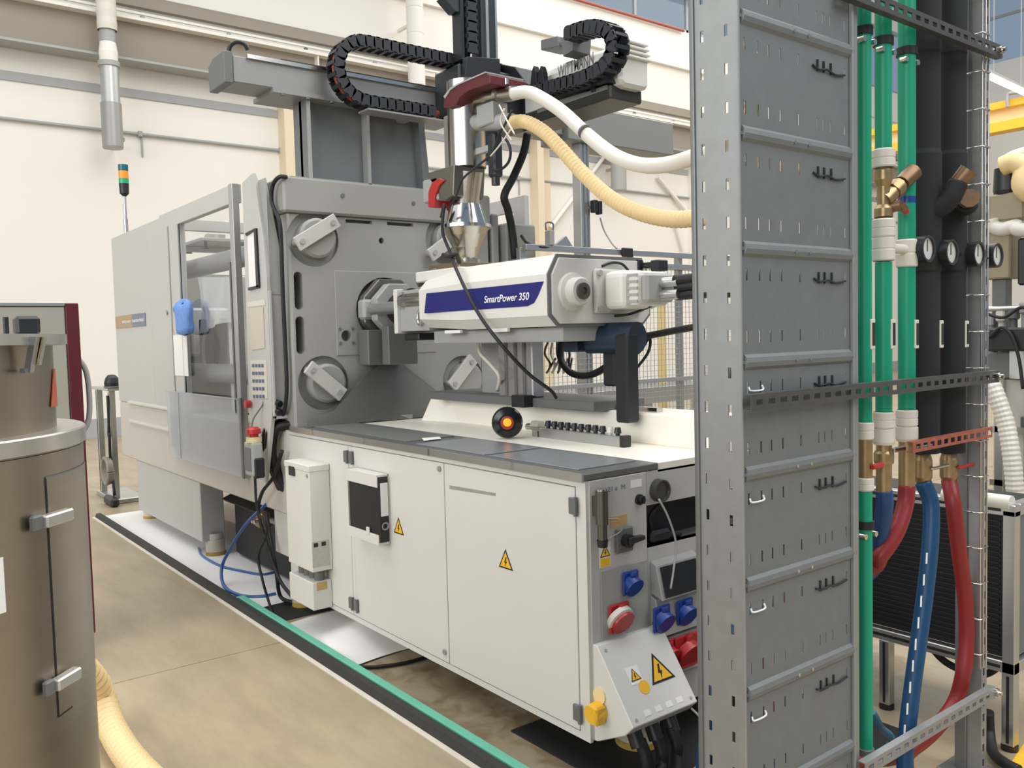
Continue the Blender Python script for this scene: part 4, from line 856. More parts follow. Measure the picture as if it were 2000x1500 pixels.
for k in range(4):
    z = z1-hz*(0.1+0.1*k); obj('cooling_rib', B().box((xb_-0.16, YA-0.005+0.03*(3-k)*0.3, z), (xb_+0.0, YA+0.24-0.03*(3-k)*0.3, z+0.014), 0.003), white, sa)
obj('arm_belly', B().box((xa-0.25, YA-0.02, z0-0.06), (xb_-0.08, YA+0.24, z0+0.02), 0.01), mat('belly_dark', (70, 70, 66), 0.35, 0.5), sa)
obj('arm_strip', B().box((xa-0.1, YA-0.028, z0-0.01), (xb_-0.1, YA-0.02, z0+0.015)), alu, sa)
obj('arm_handle', B().box((xb_-0.22, YA-0.04, z0+0.07), (xb_-0.1, YA-0.01, z0+0.10), 0.006).box((xb_-0.22, YA-0.04, z0+0.0), (xb_-0.19, YA-0.01, z0+0.08)), blackp, sa)
t1, t2 = P(1090, 150, y=YA), P(1160, 130, y=YA)
text_mesh('lettering', 'WITTMANN', mat('print_grey', (96, 96, 92), 0.5), sa, (t1.x, YA-0.001, (t1.z+t2.z)/2+0.005), (1, 0, 0), (0, 0, 1), 0.07, width=(t2.x-t1.x)*1.0, bold=0.01)
# its own energy chain
yk = YA-0.08
k_ = lambda u, v: P(u, v, y=yk)
lp = [k_(1062, 178), k_(1110, 166), k_(1158, 150), k_(1192, 128), k_(1207, 98), k_(1202, 70), k_(1182, 56), k_(1150, 58), k_(1108, 72)]
sc_ = obj('chain_shelf', B().prism([k_(1056, 78), k_(1088, 70), k_(1092, 90), k_(1056, 98)], (0, 0.16, 0), 0.003).prism([k_(1095, 74), k_(1120, 68), k_(1118, 98), k_(1100, 110)], (0, 0.14, 0)), dgrey, sa)
chain(lp, (0, 0.055, 0), 0.085, 0.055, sc_, chm)
obj('chain_support', B().prism([k_(1065, 184), k_(1180, 150), k_(1180, 158), k_(1065, 194)], (0, 0.10, 0)), blackp, sa)
# carriage top gear and fittings
obj('carriage_head', B().prism([k_(964, 122), k_(1005, 130), (k_(1030, 165)), k_(1000, 170), k_(960, 165)], (0, 0.2, 0), 0.004), blackp, rb)
for u in (1041, 1055): obj('head_lever', B().prism([k_(u-6, 168), k_(u+7, 165), k_(u+5, 140), k_(u+1, 128), k_(u-3, 140)], (0, 0.04, 0), 0.002), blackp, rb)
# rear support: column below the beam extension
ys = P(1142, 400, x=-2.45).y
obj('support_post', B().box((-2.53, ys-0.045, 0), (-2.44, ys+0.045, 2.98), 0.004), alu, rb)
for dy in (-0.02, 0.015): obj('post_groove', B().box((-2.441, ys+dy, 0), (-2.438, ys+dy+0.012, 2.98)), galvd, rb)
# thick black cable from the robot down to the machine
hose('robot_cable', [P(1030, 262, x=-2.3), P(1022, 300, x=-2.3), P(1003, 345, x=-2.3), P(985, 382, x=-2.3), P(992, 410, x=-2.32), P(1000, 450, x=-2.35), P(1006, 505, x=-2.36)], 0.026, blackr, 'thick black cable dropping from the robot to the platen top', 'cable')
hose('platen_cable', [P(560, 346, x=-2.42), P(545, 346, x=-2.42), P(533, 362, y=-0.06), P(531, 395, y=-0.06), P(545, 430, y=-0.05), P(549, 470, y=-0.045), P(552, 560, y=-0.04), P(556, 650, y=-0.03), P(560, 750, y=-0.03), P(556, 800, y=-0.03), P(545, 822, y=-0.02)], 0.012, blackr, 'black cable running down the edge of the platen beside the control panel', 'cable')
# ================================================================ mould and parts seen inside the guard
md = thing('injection_mould', (-4.5, 0.65, 1.08), 'dark steel mould seen through the clear guard pane', 'mould')
obj('moving_half', B().box((-4.95, 0.28, 1.42), (-4.6, 1.0, 1.80), 0.006), mat('mould_steel', (66, 66, 66), 0.4, 0.5), md)
obj('fixed_half', B().box((-4.6, 0.3, 1.4), (-4.35, 1.0, 1.78), 0.006), mgrey, md)
obj('clamp_plate', B().box((-4.05, 0.2, 1.09), (-3.88, 1.05, 2.08), 0.006), cream, md)
obj('guide_pillar', B().cyl((-4.4, 0.4, 1.5), (-4.0, 0.4, 1.5), 0.04, seg=12), polish, md)
obj('mould_foot', B().box((-4.9, 0.35, 1.08), (-4.4, 0.95, 1.42), 0.004), mgrey, md)
hose('mould_hose', [(-4.6, 0.27, 1.75), (-4.56, 0.2, 1.88), (-4.45, 0.2, 1.83), (-4.4, 0.24, 1.6), (-4.42, 0.22, 1.4), (-4.5, 0.2, 1.28)], 0.014, blackr, 'black hose hanging on the front of the mould', 'hose')
hose('mould_hose', [(-4.5, 0.29, 1.78), (-4.48, 0.18, 1.7), (-4.56, 0.18, 1.5), (-4.52, 0.2, 1.3)], 0.012, mgrey, 'grey hose hanging on the front of the mould', 'hose')
zg0 = P(420, 478, y=0.6).z; xg0 = P(420, 470, y=0.6).x
gr = thing('robot_gripper', (xg0, 0.6, zg0), 'small grey gripper plate with suction cups above the mould', 'gripper')
obj('gripper_plate', B().box((xg0-0.3, 0.4, zg0), (xg0+0.25, 0.9, zg0+0.03), 0.004).box((xg0-0.12, 0.55, zg0+0.028), (xg0-0.02, 0.65, zg0+0.10), 0.004), mgrey, gr)
obj('gripper_mount', B().cyl((xg0-0.2, 0.6, zg0+0.03), (xg0-0.2, 0.6, zg0+0.09), 0.03, seg=12).box((xg0+0.1, 0.57, zg0+0.03), (xg0+0.18, 0.63, zg0+0.07)), alu, gr)
obj('support_bar', B().box((xg0-0.25, 0.02, zg0-0.05), (xg0-0.2, 1.86, zg0), 0.004), alu, gr)
for x in (-0.25, 0.2):
    for y in (0.45, 0.85): obj('suction_cup', B().lathe([(0.012, 0.06), (0.012, 0.02), (0.03, 0)], (xg0+x, y, zg0-0.06)), blackr, gr)
obj('air_loop', B().tube([(xg0+0.1, 0.6, zg0+0.07), (xg0+0.12, 0.62, zg0+0.16), (xg0+0.2, 0.65, zg0+0.17), (xg0+0.24, 0.66, zg0+0.03)], 0.01, 8), hosew, gr)
# plastic film hung over the mould
fb = B(); nx, nz = 14, 10; grid = []
for i in range(nx+1):
    row = []
    for j in range(nz+1):
        s_, t_ = i/nx, j/nz
        row.append(fb.bm.verts.new((-4.35+0.95*s_-0.25*(1-t_)*s_, 0.09+0.02*math.sin(9*s_+3*t_)+0.02*math.sin(17*s_), 2.10-0.42*(1-t_)*(1-0.35*s_)-0.06*s_)))
    grid.append(row)
for i in range(nx):
    for j in range(nz): fb.face([grid[i][j], grid[i+1][j], grid[i+1][j+1], grid[i][j+1]], True)
tag(obj('plastic_film', fb, bagm), 'crumpled clear film sheet hanging behind the guard pane', 'film')
# blue cloth bag tied on the guard door, with a paper notice under it
bb = B(); ring = []
cxg = P(350, 620, y=-0.1).x; zg_ = P(350, 655, y=-0.1).z; hg_ = P(350, 588, y=-0.1).z-zg_
prof = [(0.0, zg_+hg_), (0.05, zg_+hg_*0.97), (0.115, zg_+hg_*0.9), (0.13, zg_+hg_*0.75), (0.115, zg_+hg_*0.5), (0.125, zg_+hg_*0.2), (0.11, zg_+0.01), (0.0, zg_)]
for k, (r, z) in enumerate(prof):
    ring.append([bb.bm.verts.new((cxg+r*1.25*math.cos(a)+0.015*math.sin(5*a+k), -0.065+r*0.35*math.sin(a)*(1+0.1*math.sin(3*a+k)), z+0.02*(0.2 if k > 2 else 1)*math.sin(2*a+1))) for a in [2*math.pi*i/16 for i in range(16)]])
for A, Q in zip(ring[:-1], ring[1:]):
    for i in range(16): bb.face([A[i], A[(i+1) % 16], Q[(i+1) % 16], Q[i]][::-1], True)
bg_ = thing('cloth_bag', (cxg, -0.065, zg_), 'light blue cloth bag hanging on the guard door edge', 'bag')
obj('bag_body', bb, mat('blue_cloth', (112, 150, 214), 0.8, var=0.2, scale=30, bump=0.6, bscale=14), bg_)
obj('bag_tie', B().tube([(cxg-0.12, -0.05, zg_+hg_*0.86), (cxg-0.2, -0.06, zg_+hg_*0.84), (cxg-0.26, -0.045, zg_+hg_*0.76)], 0.02, 8), mat('blue_cloth', (120, 158, 222)), bg_)
pa_ = P(338, 655, y=-0.034); pb_ = P(368, 735, y=-0.034)
tag(obj('paper_notice', B().box((pa_.x, -0.034, pb_.z), (pb_.x, -0.031, pa_.z)), paper), 'white paper notice taped below the blue bag', 'notice')
# signal tower on the guard roof
sl = thing('signal_tower', (-5.89, 0.06, 2.605), 'slim signal tower with teal, amber and green lenses on the guard', 'signal light')
sp = P(246, 440, y=0.06); sx_ = sp.x
zz = lambda v: P(243, v, y=0.06).z
sl.location = (sx_, 0.06, 2.605)
obj('pole', B().cyl((sx_, 0.06, 2.605), (sx_, 0.06, zz(380)), 0.014, seg=10).cyl((sx_, 0.06, 2.605), (sx_, 0.06, 2.75), 0.02, seg=10), alu, sl)
obj('base', B().lathe([(0.014, zz(384)), (0.04, zz(378)), (0.043, zz(358))], (sx_, 0.06, 0), seg=16), blackp, sl)
for nm, a, b_, m_ in (('green_lens', 358, 348, glens), ('amber_lens', 348, 333, orange), ('teal_lens', 333, 320, tealm)):
    obj(nm, B().lathe([(0.0, zz(a)), (0.043, zz(a)), (0.043, zz(b_)), (0, zz(b_))], (sx_, 0.06, 0), seg=18), m_, sl)
# ================================================================ things mounted on the cabinet front
X1 = P(648, 1000, y=0).x; d1_ = -P(606, 1000, x=X1).y; X0 = P(560, 1000, y=-d1_).x
zt_, zb_ = P(606, 913, y=-d1_).z, P(606, 1117, y=-d1_).z
bxm = mat('box_white', (216, 214, 206), 0.4, var=0.02)
jb = thing('cooling_box', ((X0+X1)/2, -d1_/2, zb_), 'tall white metal box hung on the cabinet front beside the folder holder', 'box')
obj('casing', B().box((X0, -d1_, zb_), (X1, -0.005, zt_), 0.004), bxm, jb)
obj('lid', B().box((X0-0.004, -d1_-0.004, zt_-0.03), (X1+0.004, -0.005, zt_+0.006), 0.004), bxm, jb)
q = P(570, 918, y=-d1_); obj('display', B().box((q.x-0.03, -d1_-0.008, q.z-0.03), (q.x+0.045, -d1_-0.003, q.z+0.022), 0.003), blackp, jb)
q = P(627, 1085, x=X1); rl = obj('rating_label', B().box((X1, q.y-0.05, q.z-0.06), (X1+0.001, q.y+0.05, q.z+0.08)), mat('label_grey', (188, 186, 178), 0.6, var=0.2, scale=90), jb)
for k in range(2): obj('symbol', B().box((X1+0.001, q.y-0.04+0.045*k, q.z+0.05), (X1+0.0015, q.y-0.015+0.045*k, q.z+0.072)), blackprint, rl)
q = P(605, 925, y=-d1_); obj('screw', B().cyl((X1-0.02, -d1_, zt_-0.05), (X1-0.02, -d1_-0.006, zt_-0.05), 0.01, seg=8), mgrey, jb)
Xb1 = X1-0.02; db = d1_*0.95; z2, z3 = P(606, 1137, y=-db).z, P(606, 1190, y=-db).z
Xb0 = P(566, 1150, y=-db).x
lb_ = thing('terminal_box', ((Xb0+Xb1)/2, -db/2, z3), 'small white box below the tall white box', 'box')
obj('casing', B().box((Xb0, -db, z3), (Xb1, -0.005, z2), 0.004), bxm, lb_)
q = P(629, 1145, x=Xb1); obj('sticker', B().box((Xb1, q.y-0.03, q.z-0.02), (Xb1+0.001, q.y+0.03, q.z+0.025)), mat('tan_tag', (196, 160, 110)), lb_)
for k in range(4):
    xg = Xb0+0.06+k*(Xb1-Xb0-0.1)/3
    obj('cable_gland', B().cyl((xg, -db*0.5, z2), (xg, -db*0.5, zb_), 0.026, seg=12), dgrey, lb_)
# folder in its white wall holder
X1 = P(763, 1000, y=0).x; d2 = -P(738, 1000, x=X1).y
q0, q1, q2, q3 = P(676, 918, y=-d2), P(738, 935, y=-d2), P(740, 1066, y=-d2), P(681, 1040, y=-d2)
xa_, xb2 = q0.x, X1; zt2, zb2 = q1.z+0.015, q2.z
fh = thing('folder_holder', ((xa_+xb2)/2, -d2/2, zb2), 'white sheet metal holder on the cabinet door', 'holder')
obj('holder_body', B().box((xa_, -d2, zt2-0.012), (xb2-0.0, -0.004, zt2), 0.002).box((xa_, -d2-0.002, zt2-0.06), (xb2, -d2+0.004, zt2), 0.001).box((xa_, -d2, zb2), (xb2, -0.004, zb2+0.012), 0.002).box((xa_, -d2-0.002, zb2), (xb2, -d2+0.004, zb2+0.05), 0.001).box((xa_, -d2, zb2), (xa_+0.01, -0.004, zt2), 0.001).box((xa_, -0.01, zb2), (xb2, -0.004, zt2)), bxm, fh)
obj('clip', B().box((xa_+0.2, -d2-0.006, zb2+0.04), (xa_+0.23, -d2+0.002, zb2+0.075), 0.002), bxm, fh)
fo = thing('ring_binder', ((xa_+xb2)/2, -d2/2, zb2+0.013), 'black ring binder standing in the white holder', 'binder')
obj('cover', B().box((xa_+0.012, -d2+0.006, zb2+0.013), (xb2+0.004, -0.012, zt2-0.014), 0.004), blackp, fo)
sy = -d2/2
obj('spine_label', B().box((xb2+0.004, sy-0.02, zt2-0.2), (xb2+0.0052, sy+0.02, zt2-0.04)), paper, fo)
obj('finger_ring', B().lathe([(0.018, 0), (0.02, 0.003), (0.013, 0.003), (0.013, 0)], (xb2+0.004, sy, zb2+0.09), (1, 0, 0), 16), mgrey, fo)
# hand-held stop pendant hanging at the guard
px0, px1 = P(477, 900, y=-0.20), P(514, 900, y=-0.20)
pe = thing('stop_pendant', ((px0.x+px1.x)/2, -0.17, P(495, 930, y=-0.2).z), 'grey stop pendant with red mushroom button hanging beside the guard', 'pendant')
ye = -0.20; xr = P(493, 900, y=ye).x; xl = px0.x; yw = P(515, 900, x=xr).y
ztp, zbt = P(493, 866, y=ye).z, P(493, 932, y=ye).z
obj('body', B().box((xl, ye, zbt), (xr, yw, ztp), 0.012, 2), mgrey, pe)
obj('grip', B().box((xr-0.03, ye+0.01, zbt-0.01), (xr+0.008, yw+0.004, zbt+(ztp-zbt)*0.55), 0.008), blackr, pe)
obj('side_panel', B().box((xl+0.012, ye-0.004, zbt+0.03), (xr-0.02, ye, ztp-0.03), 0.002), dgrey, pe)
obj('collar', B().cyl((xr-0.05, (ye+yw)/2, ztp), (xr-0.05, (ye+yw)/2, ztp+0.03), 0.045, seg=16), mat('collar_cream', (214, 196, 150), 0.5), pe)
obj('mushroom_button', B().lathe([(0.026, 0.03), (0.026, 0.045), (0.042, 0.05), (0.04, 0.075), (0.024, 0.088), (0, 0.09)], (xr-0.05, (ye+yw)/2, ztp), seg=20), redp, pe)
obj('hook', B().tube([(xl+0.04, ye+0.04, ztp), (xl+0.03, ye+0.05, ztp+0.12), (xl+0.05, YH, ztp+0.22), (xl+0.05, YH+0.0, ztp+0.3)], 0.005, 8), dgrey, pe)
hose('pendant_cable', [(xr-0.06, (ye+yw)/2, zbt), (xr-0.06, -0.16, zbt-0.2), (xr-0.02, -0.12, 0.5), P(505, 1085, y=-0.1), P(512, 1130, y=-0.1), P(528, 1185, z=0.012), P(545, 1230, z=0.01)], 0.008, blackr, 'thin black cable falling straight from the pendant to the floor', 'cable')
hose('looped_cable', [P(551, 880, y=-0.05), P(535, 930, y=-0.06), P(512, 962, y=-0.07), P(505, 1000, y=-0.05), P(520, 1060, y=-0.05), P(545, 1130, y=-0.04), P(570, 1165, y=-0.03)], 0.011, blackr, 'black cable swinging from the worktop corner to the small box', 'cable')
hose('looped_cable', [P(520, 1000, y=-0.02), P(530, 1060, y=-0.02), P(540, 1120, y=-0.03), P(548, 1165, y=0.0), P(575, 1178, z=0.02)], 0.012, blackr, 'black cable leaning against the cabinet edge near the foot', 'cable')
hose('air_hose', [P(520, 985, y=0.0), P(480, 1025, y=-0.06), P(448, 1075, y=-0.1), P(433, 1110, y=-0.12), P(438, 1145, z=0.05), P(470, 1163, z=0.014), P(510, 1165, z=0.012), P(538, 1160, z=0.012)], 0.011, mat('pale_blue_hose', (58, 100, 160), 0.4), 'blue air hose looping from the bed to the floor sheet', 'hose')
hose('air_hose', [P(388, 1070, z=0.012), P(395, 1085, z=0.012), P(430, 1105, z=0.012), P(470, 1115, z=0.012), P(510, 1122, z=0.012), P(535, 1118, z=0.012)], 0.009, mat('pale_blue_hose', (58, 100, 160)), 'blue air hose lying across the white floor sheet', 'hose')
ma = thing('air_manifold', (P(512, 1015, y=0.05).x, 0.05, P(512, 1035, y=0.05).z), 'small brass air manifold under the bed beside the blue hose', 'manifold')
q = P(512, 1015, y=0.05)
obj('block', B().box((q.x-0.06, 0.02, q.z-0.05), (q.x+0.06, 0.09, q.z+0.05), 0.01), brass, ma)
obj('bracket', B().box((q.x-0.02, 0.05, q.z), (q.x+0.3, 0.07, q.z+0.02)), mgrey, ma)
for k in range(3): obj('fitting', B().cyl((q.x-0.04+0.04*k, 0.02, q.z), (q.x-0.04+0.04*k, -0.02, q.z), 0.014, seg=10), polish if k else redp, ma)
# black cable bundle at the corner of worktop and panel
cbd = thing('cable_bundle', (-2.72, 0.0, 0.75), 'thick bundle of black cables stuffed between control panel and cabinet', 'cables')
for k in range(5):
    o_ = random.uniform(-0.03, 0.03)
    obj('cable', B().tube([(-2.55+0.02*k, 0.05, 1.12), (-2.62-0.02*k, -0.03+o_, 1.1), (-2.68-0.015*k, -0.05+o_, 1.0), (-2.70-0.012*k, -0.03, 0.85), (-2.68-0.02*k, 0.02, 0.72), (-2.7, 0.05, 0.6)], 0.026, 8), blackr, cbd)
# ================================================================ floor strip along the machine
gt = thing('floor_gutter', (-3.3, -0.22, 0), 'black rubber kerb strip on the floor along the machine front', 'kerb')
obj('kerb_strip', B().prism([(-6.55, -0.25, 0), (-6.55, -0.195, 0), (-6.55, -0.20, 0.035), (-6.55, -0.235, 0.035)], (6.5, 0, 0)), mat('kerb_black', (46, 46, 42), 0.6, var=0.2), gt)
obj('silicone_bead', B().box((-6.55, -0.275, 0), (-0.05, -0.25, 0.004)), mat('bead_cream', (220, 212, 196), 0.6, var=0.1), gt)
gs = mat('green_tape', (104, 186, 160), 0.5, var=0.12, scale=12)
tag(obj('green_strip', B().box((-2.98, -0.195, 0), (-0.08, -0.155, 0.042), 0.003), gs), 'pale green strip lying along the black kerb', 'strip')
def sheet(name, cx0, cx1, cy0, cy1, amp, lab, seed, z0=0.004, n=26):
    random.seed(seed); b = B(); g = []; ph = [random.uniform(0, 6) for _ in range(6)]
    for i in range(n+1):
        r = []
        for j in range(9):
            s_, t_ = i/n, j/8
            z = z0+amp*(0.5+0.5*math.sin(ph[0]+7*s_+2*t_))*(0.4+0.6*math.sin(ph[1]+3*t_)**2)*(0.5+0.5*math.sin(ph[2]+4*s_))
            r.append(b.bm.verts.new((cx0+(cx1-cx0)*s_+0.03*math.sin(ph[3]+4*t_), cy0+(cy1-cy0)*t_+0.01*math.sin(ph[4]+11*s_), z)))
        g.append(r)
    for i in range(n):
        for j in range(8): b.face([g[i][j], g[i+1][j], g[i+1][j+1], g[i][j+1]], True)
    return tag(obj(name, b, paper), lab, 'sheet')
sheet('absorbent_sheet', -6.5, -2.75, -0.19, 0.62, 0.008, 'long white absorbent sheet on the floor under the clamp side', 3, n=50)
sheet('absorbent_sheet', -2.38, -1.55, -0.155, 0.5, 0.075, 'rumpled white absorbent sheet under the cabinet doors', 11)
mb_ = mat('mat_black', (30, 31, 32), 0.7, var=0.2)
tag(obj('floor_mat', B().box((-2.95, -0.15, 0), (-2.45, 0.6, 0.003)), mb_), 'black rubber mat on the floor between the two white sheets', 'mat')
tag(obj('floor_mat', B().box((-0.5, 0.02, 0), (0.55, 1.2, 0.006)), mb_), 'black rubber mat on the floor at the socket end', 'mat')
dt = thing('drip_box', (-3.4, 0.75, 0.0), 'black plastic drip box standing under the bed', 'tray')
obj('tub', B().box((-4.15, 0.22, 0.018), (-2.95, 1.2, 0.46), 0.02), mat('tub_black', (36, 36, 38), 0.6, var=0.2), dt)
obj('sheet_fold', B().prism([(-4.2, 0.17, 0.42), (-4.2, 0.24, 0.45), (-4.2, 0.24, 0.475), (-4.2, 0.15, 0.44)], (1.25, 0, 0)), blackp, dt)
hose('floor_cable', [P(672, 1297, z=0.012), P(720, 1303, z=0.012), P(790, 1295, z=0.012), P(850, 1278, z=0.012)], 0.009, blackr, 'dark cable lying on the stained floor under the cabinet doors', 'cable')
# cables below the connection box
for k, (u0, y_) in enumerate(((1262, 0.12), (1300, 0.20), (1318, 0.28))):
    hose('power_cable', [(0.125, y_, 0.16), (0.15, y_+0.005, 0.10), (0.16, y_-0.01, 0.05), (0.17+0.05*k, y_-0.12, 0.024), (0.4+0.05*k, y_-0.3, 0.024), (0.8, y_-0.7, 0.024)], 0.022, blackr, ('first', 'second', 'third')[k]+' black power cable from the cabinet edge under the sloping connection box', 'cable')
hose('grey_lead', [P(1287, 975, x=0.05), P(1305, 1010, x=0.06), P(1320, 1060, x=0.07), P(1316, 1110, x=0.08), P(1310, 1150, x=0.09)], 0.004, mgrey, 'thin grey lead hanging from the round gauge', 'cable')
hose('grey_lead', [(0.19, 0.32, 0.24), (0.22, 0.34, 0.2), (0.23, 0.36, 0.12), (0.22, 0.33, 0.05), (0.2, 0.3, 0.012)], 0.004, mgrey, 'thin grey lead dropping beside the power cables', 'cable')
sp_ = thing('black_plug', (0.01, 0.36, 0.805), 'black angled plug with lead lying in the dark recess', 'plug')
q = P(1285, 1068, x=-0.02); obj('plug_body', B().box((-0.05, q.y-0.05, 0.80), (0.0, q.y+0.06, 0.85), 0.012).cyl((-0.02, q.y+0.05, 0.82), (-0.02, q.y+0.12, 0.815), 0.014, seg=10), blackp, sp_)
obj('plug_lead', B().tube([(-0.03, q.y-0.02, 0.84), (-0.03, q.y-0.03, 0.9), (-0.03, q.y+0.02, 0.94), (-0.05, q.y+0.06, 0.95)], 0.008, 8), blackr, sp_)
# ================================================================ things on the worktop
bc = P(991, 836, x=-1.0)
c = P(991, 834, y=0.47); rbk = 0.075
n = (CP-c); n.z = n.z*0.2; n.normalize()
bl = thing('round_beacon', (c.x, c.y, 1.109), 'black round beacon with glowing amber lens on the trough edge', 'beacon')
cz = 1.112+rbk
c = Vector((c.x, c.y, cz))
obj('casing', B().lathe([(0, -0.05), (rbk*0.7, -0.045), (rbk, -0.015), (rbk, 0.015), (rbk*0.9, 0.03), (rbk*0.55, 0.038), (0, 0.04)], c, n, 32), mat('beacon_black', (14, 18, 22), 0.2, var=0.1), bl)
obj('lens', B().lathe([(0.036, 0.034), (0.03, 0.042), (0, 0.045)], c, n, 24), glow('lens_red', (150, 52, 36), 0.2), bl)
obj('glow_spot', B().lathe([(0.02, 0.044), (0.012, 0.047), (0, 0.048)], c+Vector((0.003, -0.002, 0.003)), n, 16), glow('lens_amber', (240, 160, 30), 0.8), bl)
mb = thing('valve_manifold', (-0.85, 0.62, 1.108), 'aluminium manifold bar with a row of black knobs in the trough', 'manifold')
ya = 0.60; xm0, xm1 = P(1052, 845, y=ya).x, P(1210, 860, y=ya).x
obj('bar', B().box((xm0, ya, 1.108), (xm1, ya+0.04, 1.155), 0.003), alu, mb)
nk = 11
for k in range(nk):
    x = xm0+0.05+(xm1-xm0-0.08)*k/(nk-1)
    obj('knob', B().cyl((x, ya+0.02, 1.155), (x, ya+0.02, 1.165), 0.010, seg=10).cyl((x, ya+0.02, 1.165), (x, ya+0.02, 1.19), 0.017, 0.013, seg=10), blackp if k != nk-2 else whitec, mb)
obj('end_cap', B().box((xm1, ya-0.004, 1.108), (xm1+0.03, ya+0.044, 1.158), 0.004), blackp, mb)
obj('inlet_fitting', B().prism([(xm0-0.06, ya+0.02+0.028*math.cos(a), 1.16+0.028*math.sin(a)) for a in [math.pi/3*i for i in range(6)]], (0.06, 0, 0)).cyl((xm0-0.11, ya+0.02, 1.152), (xm0-0.06, ya+0.02, 1.155), 0.016, seg=12), polish, mb)
obj('inlet_foot', B().box((xm0-0.05, ya, 1.108), (xm0-0.01, ya+0.04, 1.14)), alu, mb)
# ================================================================ vertical cable tray in front, right
XT = 0.87; YL = P(1450, 934, x=XT).y; YRt = P(1672, 894, x=XT).y; RD = 0.139; TT = 0.0025
WT = YRt-YL
tr = thing('cable_tray', (XT-0.07, (YL+YRt)/2, 0), 'tall galvanised perforated cable tray standing upright beside the green pipes', 'cable tray')
zt_top = 3.3
rib_v = [262, 487, 708, 934, 1148, 1360]
rz = [P(1455, v, x=XT).z for v in rib_v]; pit = (rz[0]-rz[-1])/5
ribs = [rz[2]+pit*(2-k) for k in range(-3, 8)]; ribs = sorted(z for z in ribs if 0.02 < z < zt_top)
bounds = [0.0]+ribs+[zt_top]
su = [0.05, 0.15, 0.235, 0.33, 0.485, 0.645, 0.70, 0.765, 0.9]
for i in range(len(bounds)-1):
    a, b_ = bounds[i], bounds[i+1]
    mid = (a+b_)/2 if b_-a > 0.2 else None
    if i == 0: mid = b_-pit/2
    if i == len(bounds)-2: mid = a+pit/2
    hl = []
    for dz in (-0.078, 0.078):
        z = mid+dz
        if a+0.03 < z < b_-0.03:
            for s_ in su: hl.append((s_*WT-0.0032, s_*WT+0.0032, z-0.015-a, z+0.015-a))
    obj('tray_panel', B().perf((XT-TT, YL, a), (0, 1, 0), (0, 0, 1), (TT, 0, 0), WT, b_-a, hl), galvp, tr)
for z in ribs:
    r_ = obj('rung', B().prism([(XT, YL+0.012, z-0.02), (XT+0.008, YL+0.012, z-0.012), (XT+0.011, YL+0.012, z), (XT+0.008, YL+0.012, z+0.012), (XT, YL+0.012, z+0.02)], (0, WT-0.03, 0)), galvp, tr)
    for y in (0.008, 0.42*WT, 0.54*WT): obj('rivet', B().cyl((XT+(0.0 if y < 0.02 else 0.009), YL+y, z), (XT+(0.003 if y < 0.02 else 0.013), YL+y, z), 0.005, seg=8), polish, r_)
rh = []; k = 0; z = 0.06
while z < zt_top-0.05:
    rh.append((0.022, 0.032, z, z+0.028)); rh.append((0.098, 0.108, z-0.005, z+0.023)); z += pit/3
obj('side_rail', B().perf((XT-RD, YL, 0), (1, 0, 0), (0, 0, 1), (0, 0.0025, 0), RD, zt_top, rh), galv, tr)
obj('side_rail', B().perf((XT-RD, YRt-0.0025, 0), (1, 0, 0), (0, 0, 1), (0, 0.0025, 0), RD, zt_top, rh), galv, tr)
obj('rail_lip', B().box((XT-RD-0.012, YL-0.006, 0), (XT-RD+0.004, YL+0.012, zt_top), 0.004, 2).box((XT-RD-0.002, YL+0.01, 0), (XT-RD, YL+0.03, zt_top)), galvd, tr)
obj('corner_bead', B().box((XT-0.004, YL-0.002, 0), (XT+0.003, YL+0.006, zt_top), 0.002), galv, tr)
obj('edge_lip', B().box((XT-0.002, YRt-0.03, 0), (XT+0.012, YRt-0.02, zt_top), 0.003).box((XT-0.002, YRt-0.012, 0), (XT+0.004, YRt+0.008, zt_top), 0.002), galv, tr)
obj('foot_plate', B().box((XT-RD, YL, 0), (XT+0.06, YRt, 0.004)), galvd, tr)
# black cable ties through the upper slots
for k in range(len(bounds)-1):
    a, b_ = bounds[k], bounds[k+1]
    if b_-a < 0.2 or not (0.3 < a < 2.5) or k % 1: continue
    z = (a+b_)/2+0.078; o0 = YL+0.60*WT
    tie = B().tube([(XT+0.003, o0, z-0.004), (XT+0.004, o0+0.05*WT, z-0.012), (XT+0.006, o0+0.12*WT, z-0.008), (XT+0.004, o0+0.2*WT, z-0.014), (XT+0.004, o0+0.29*WT, z-0.008)], 0.003, 6)
    for s_ in (0.645, 0.70, 0.765): tie.box((XT, YL+s_*WT-0.003, z-0.016), (XT+0.004, YL+s_*WT+0.003, z+0.014))
    nb = round((z-1.43)/pit-0.2); tag(obj('cable_tie', tie, blackp), 'black cable tie in the %s tray section %s the waist-height strut' % (['nearest', 'second', 'third', 'fourth', 'fifth'][min(4, nb if nb >= 0 else -nb-1)], 'above' if nb >= 0 else 'below'), 'cable tie', 'black ties on the cable tray')
# white wire hooks in the lower left slots
for k in range(2, len(bounds)-1):
    a, b_ = bounds[k-1], bounds[k]
    if not (0.3 < a < 1.35) or b_-a < 0.2: continue
    z = (a+b_)/2+0.07
    nb = round((z-1.43)/pit-0.2); tag(obj('wire_hook', B().tube([(XT+0.002, YL+0.05*WT, z+0.01), (XT+0.006, YL+0.06*WT, z), (XT+0.006, YL+0.15*WT, z), (XT+0.002, YL+0.155*WT, z+0.012)], 0.0025, 6), whitep), 'bent white wire hook in the %s tray section %s the waist-height strut' % (['nearest', 'second', 'third', 'fourth', 'fifth'][min(4, nb if nb >= 0 else -nb-1)], 'above' if nb >= 0 else 'below'), 'hook', 'white wire hooks on the cable tray')
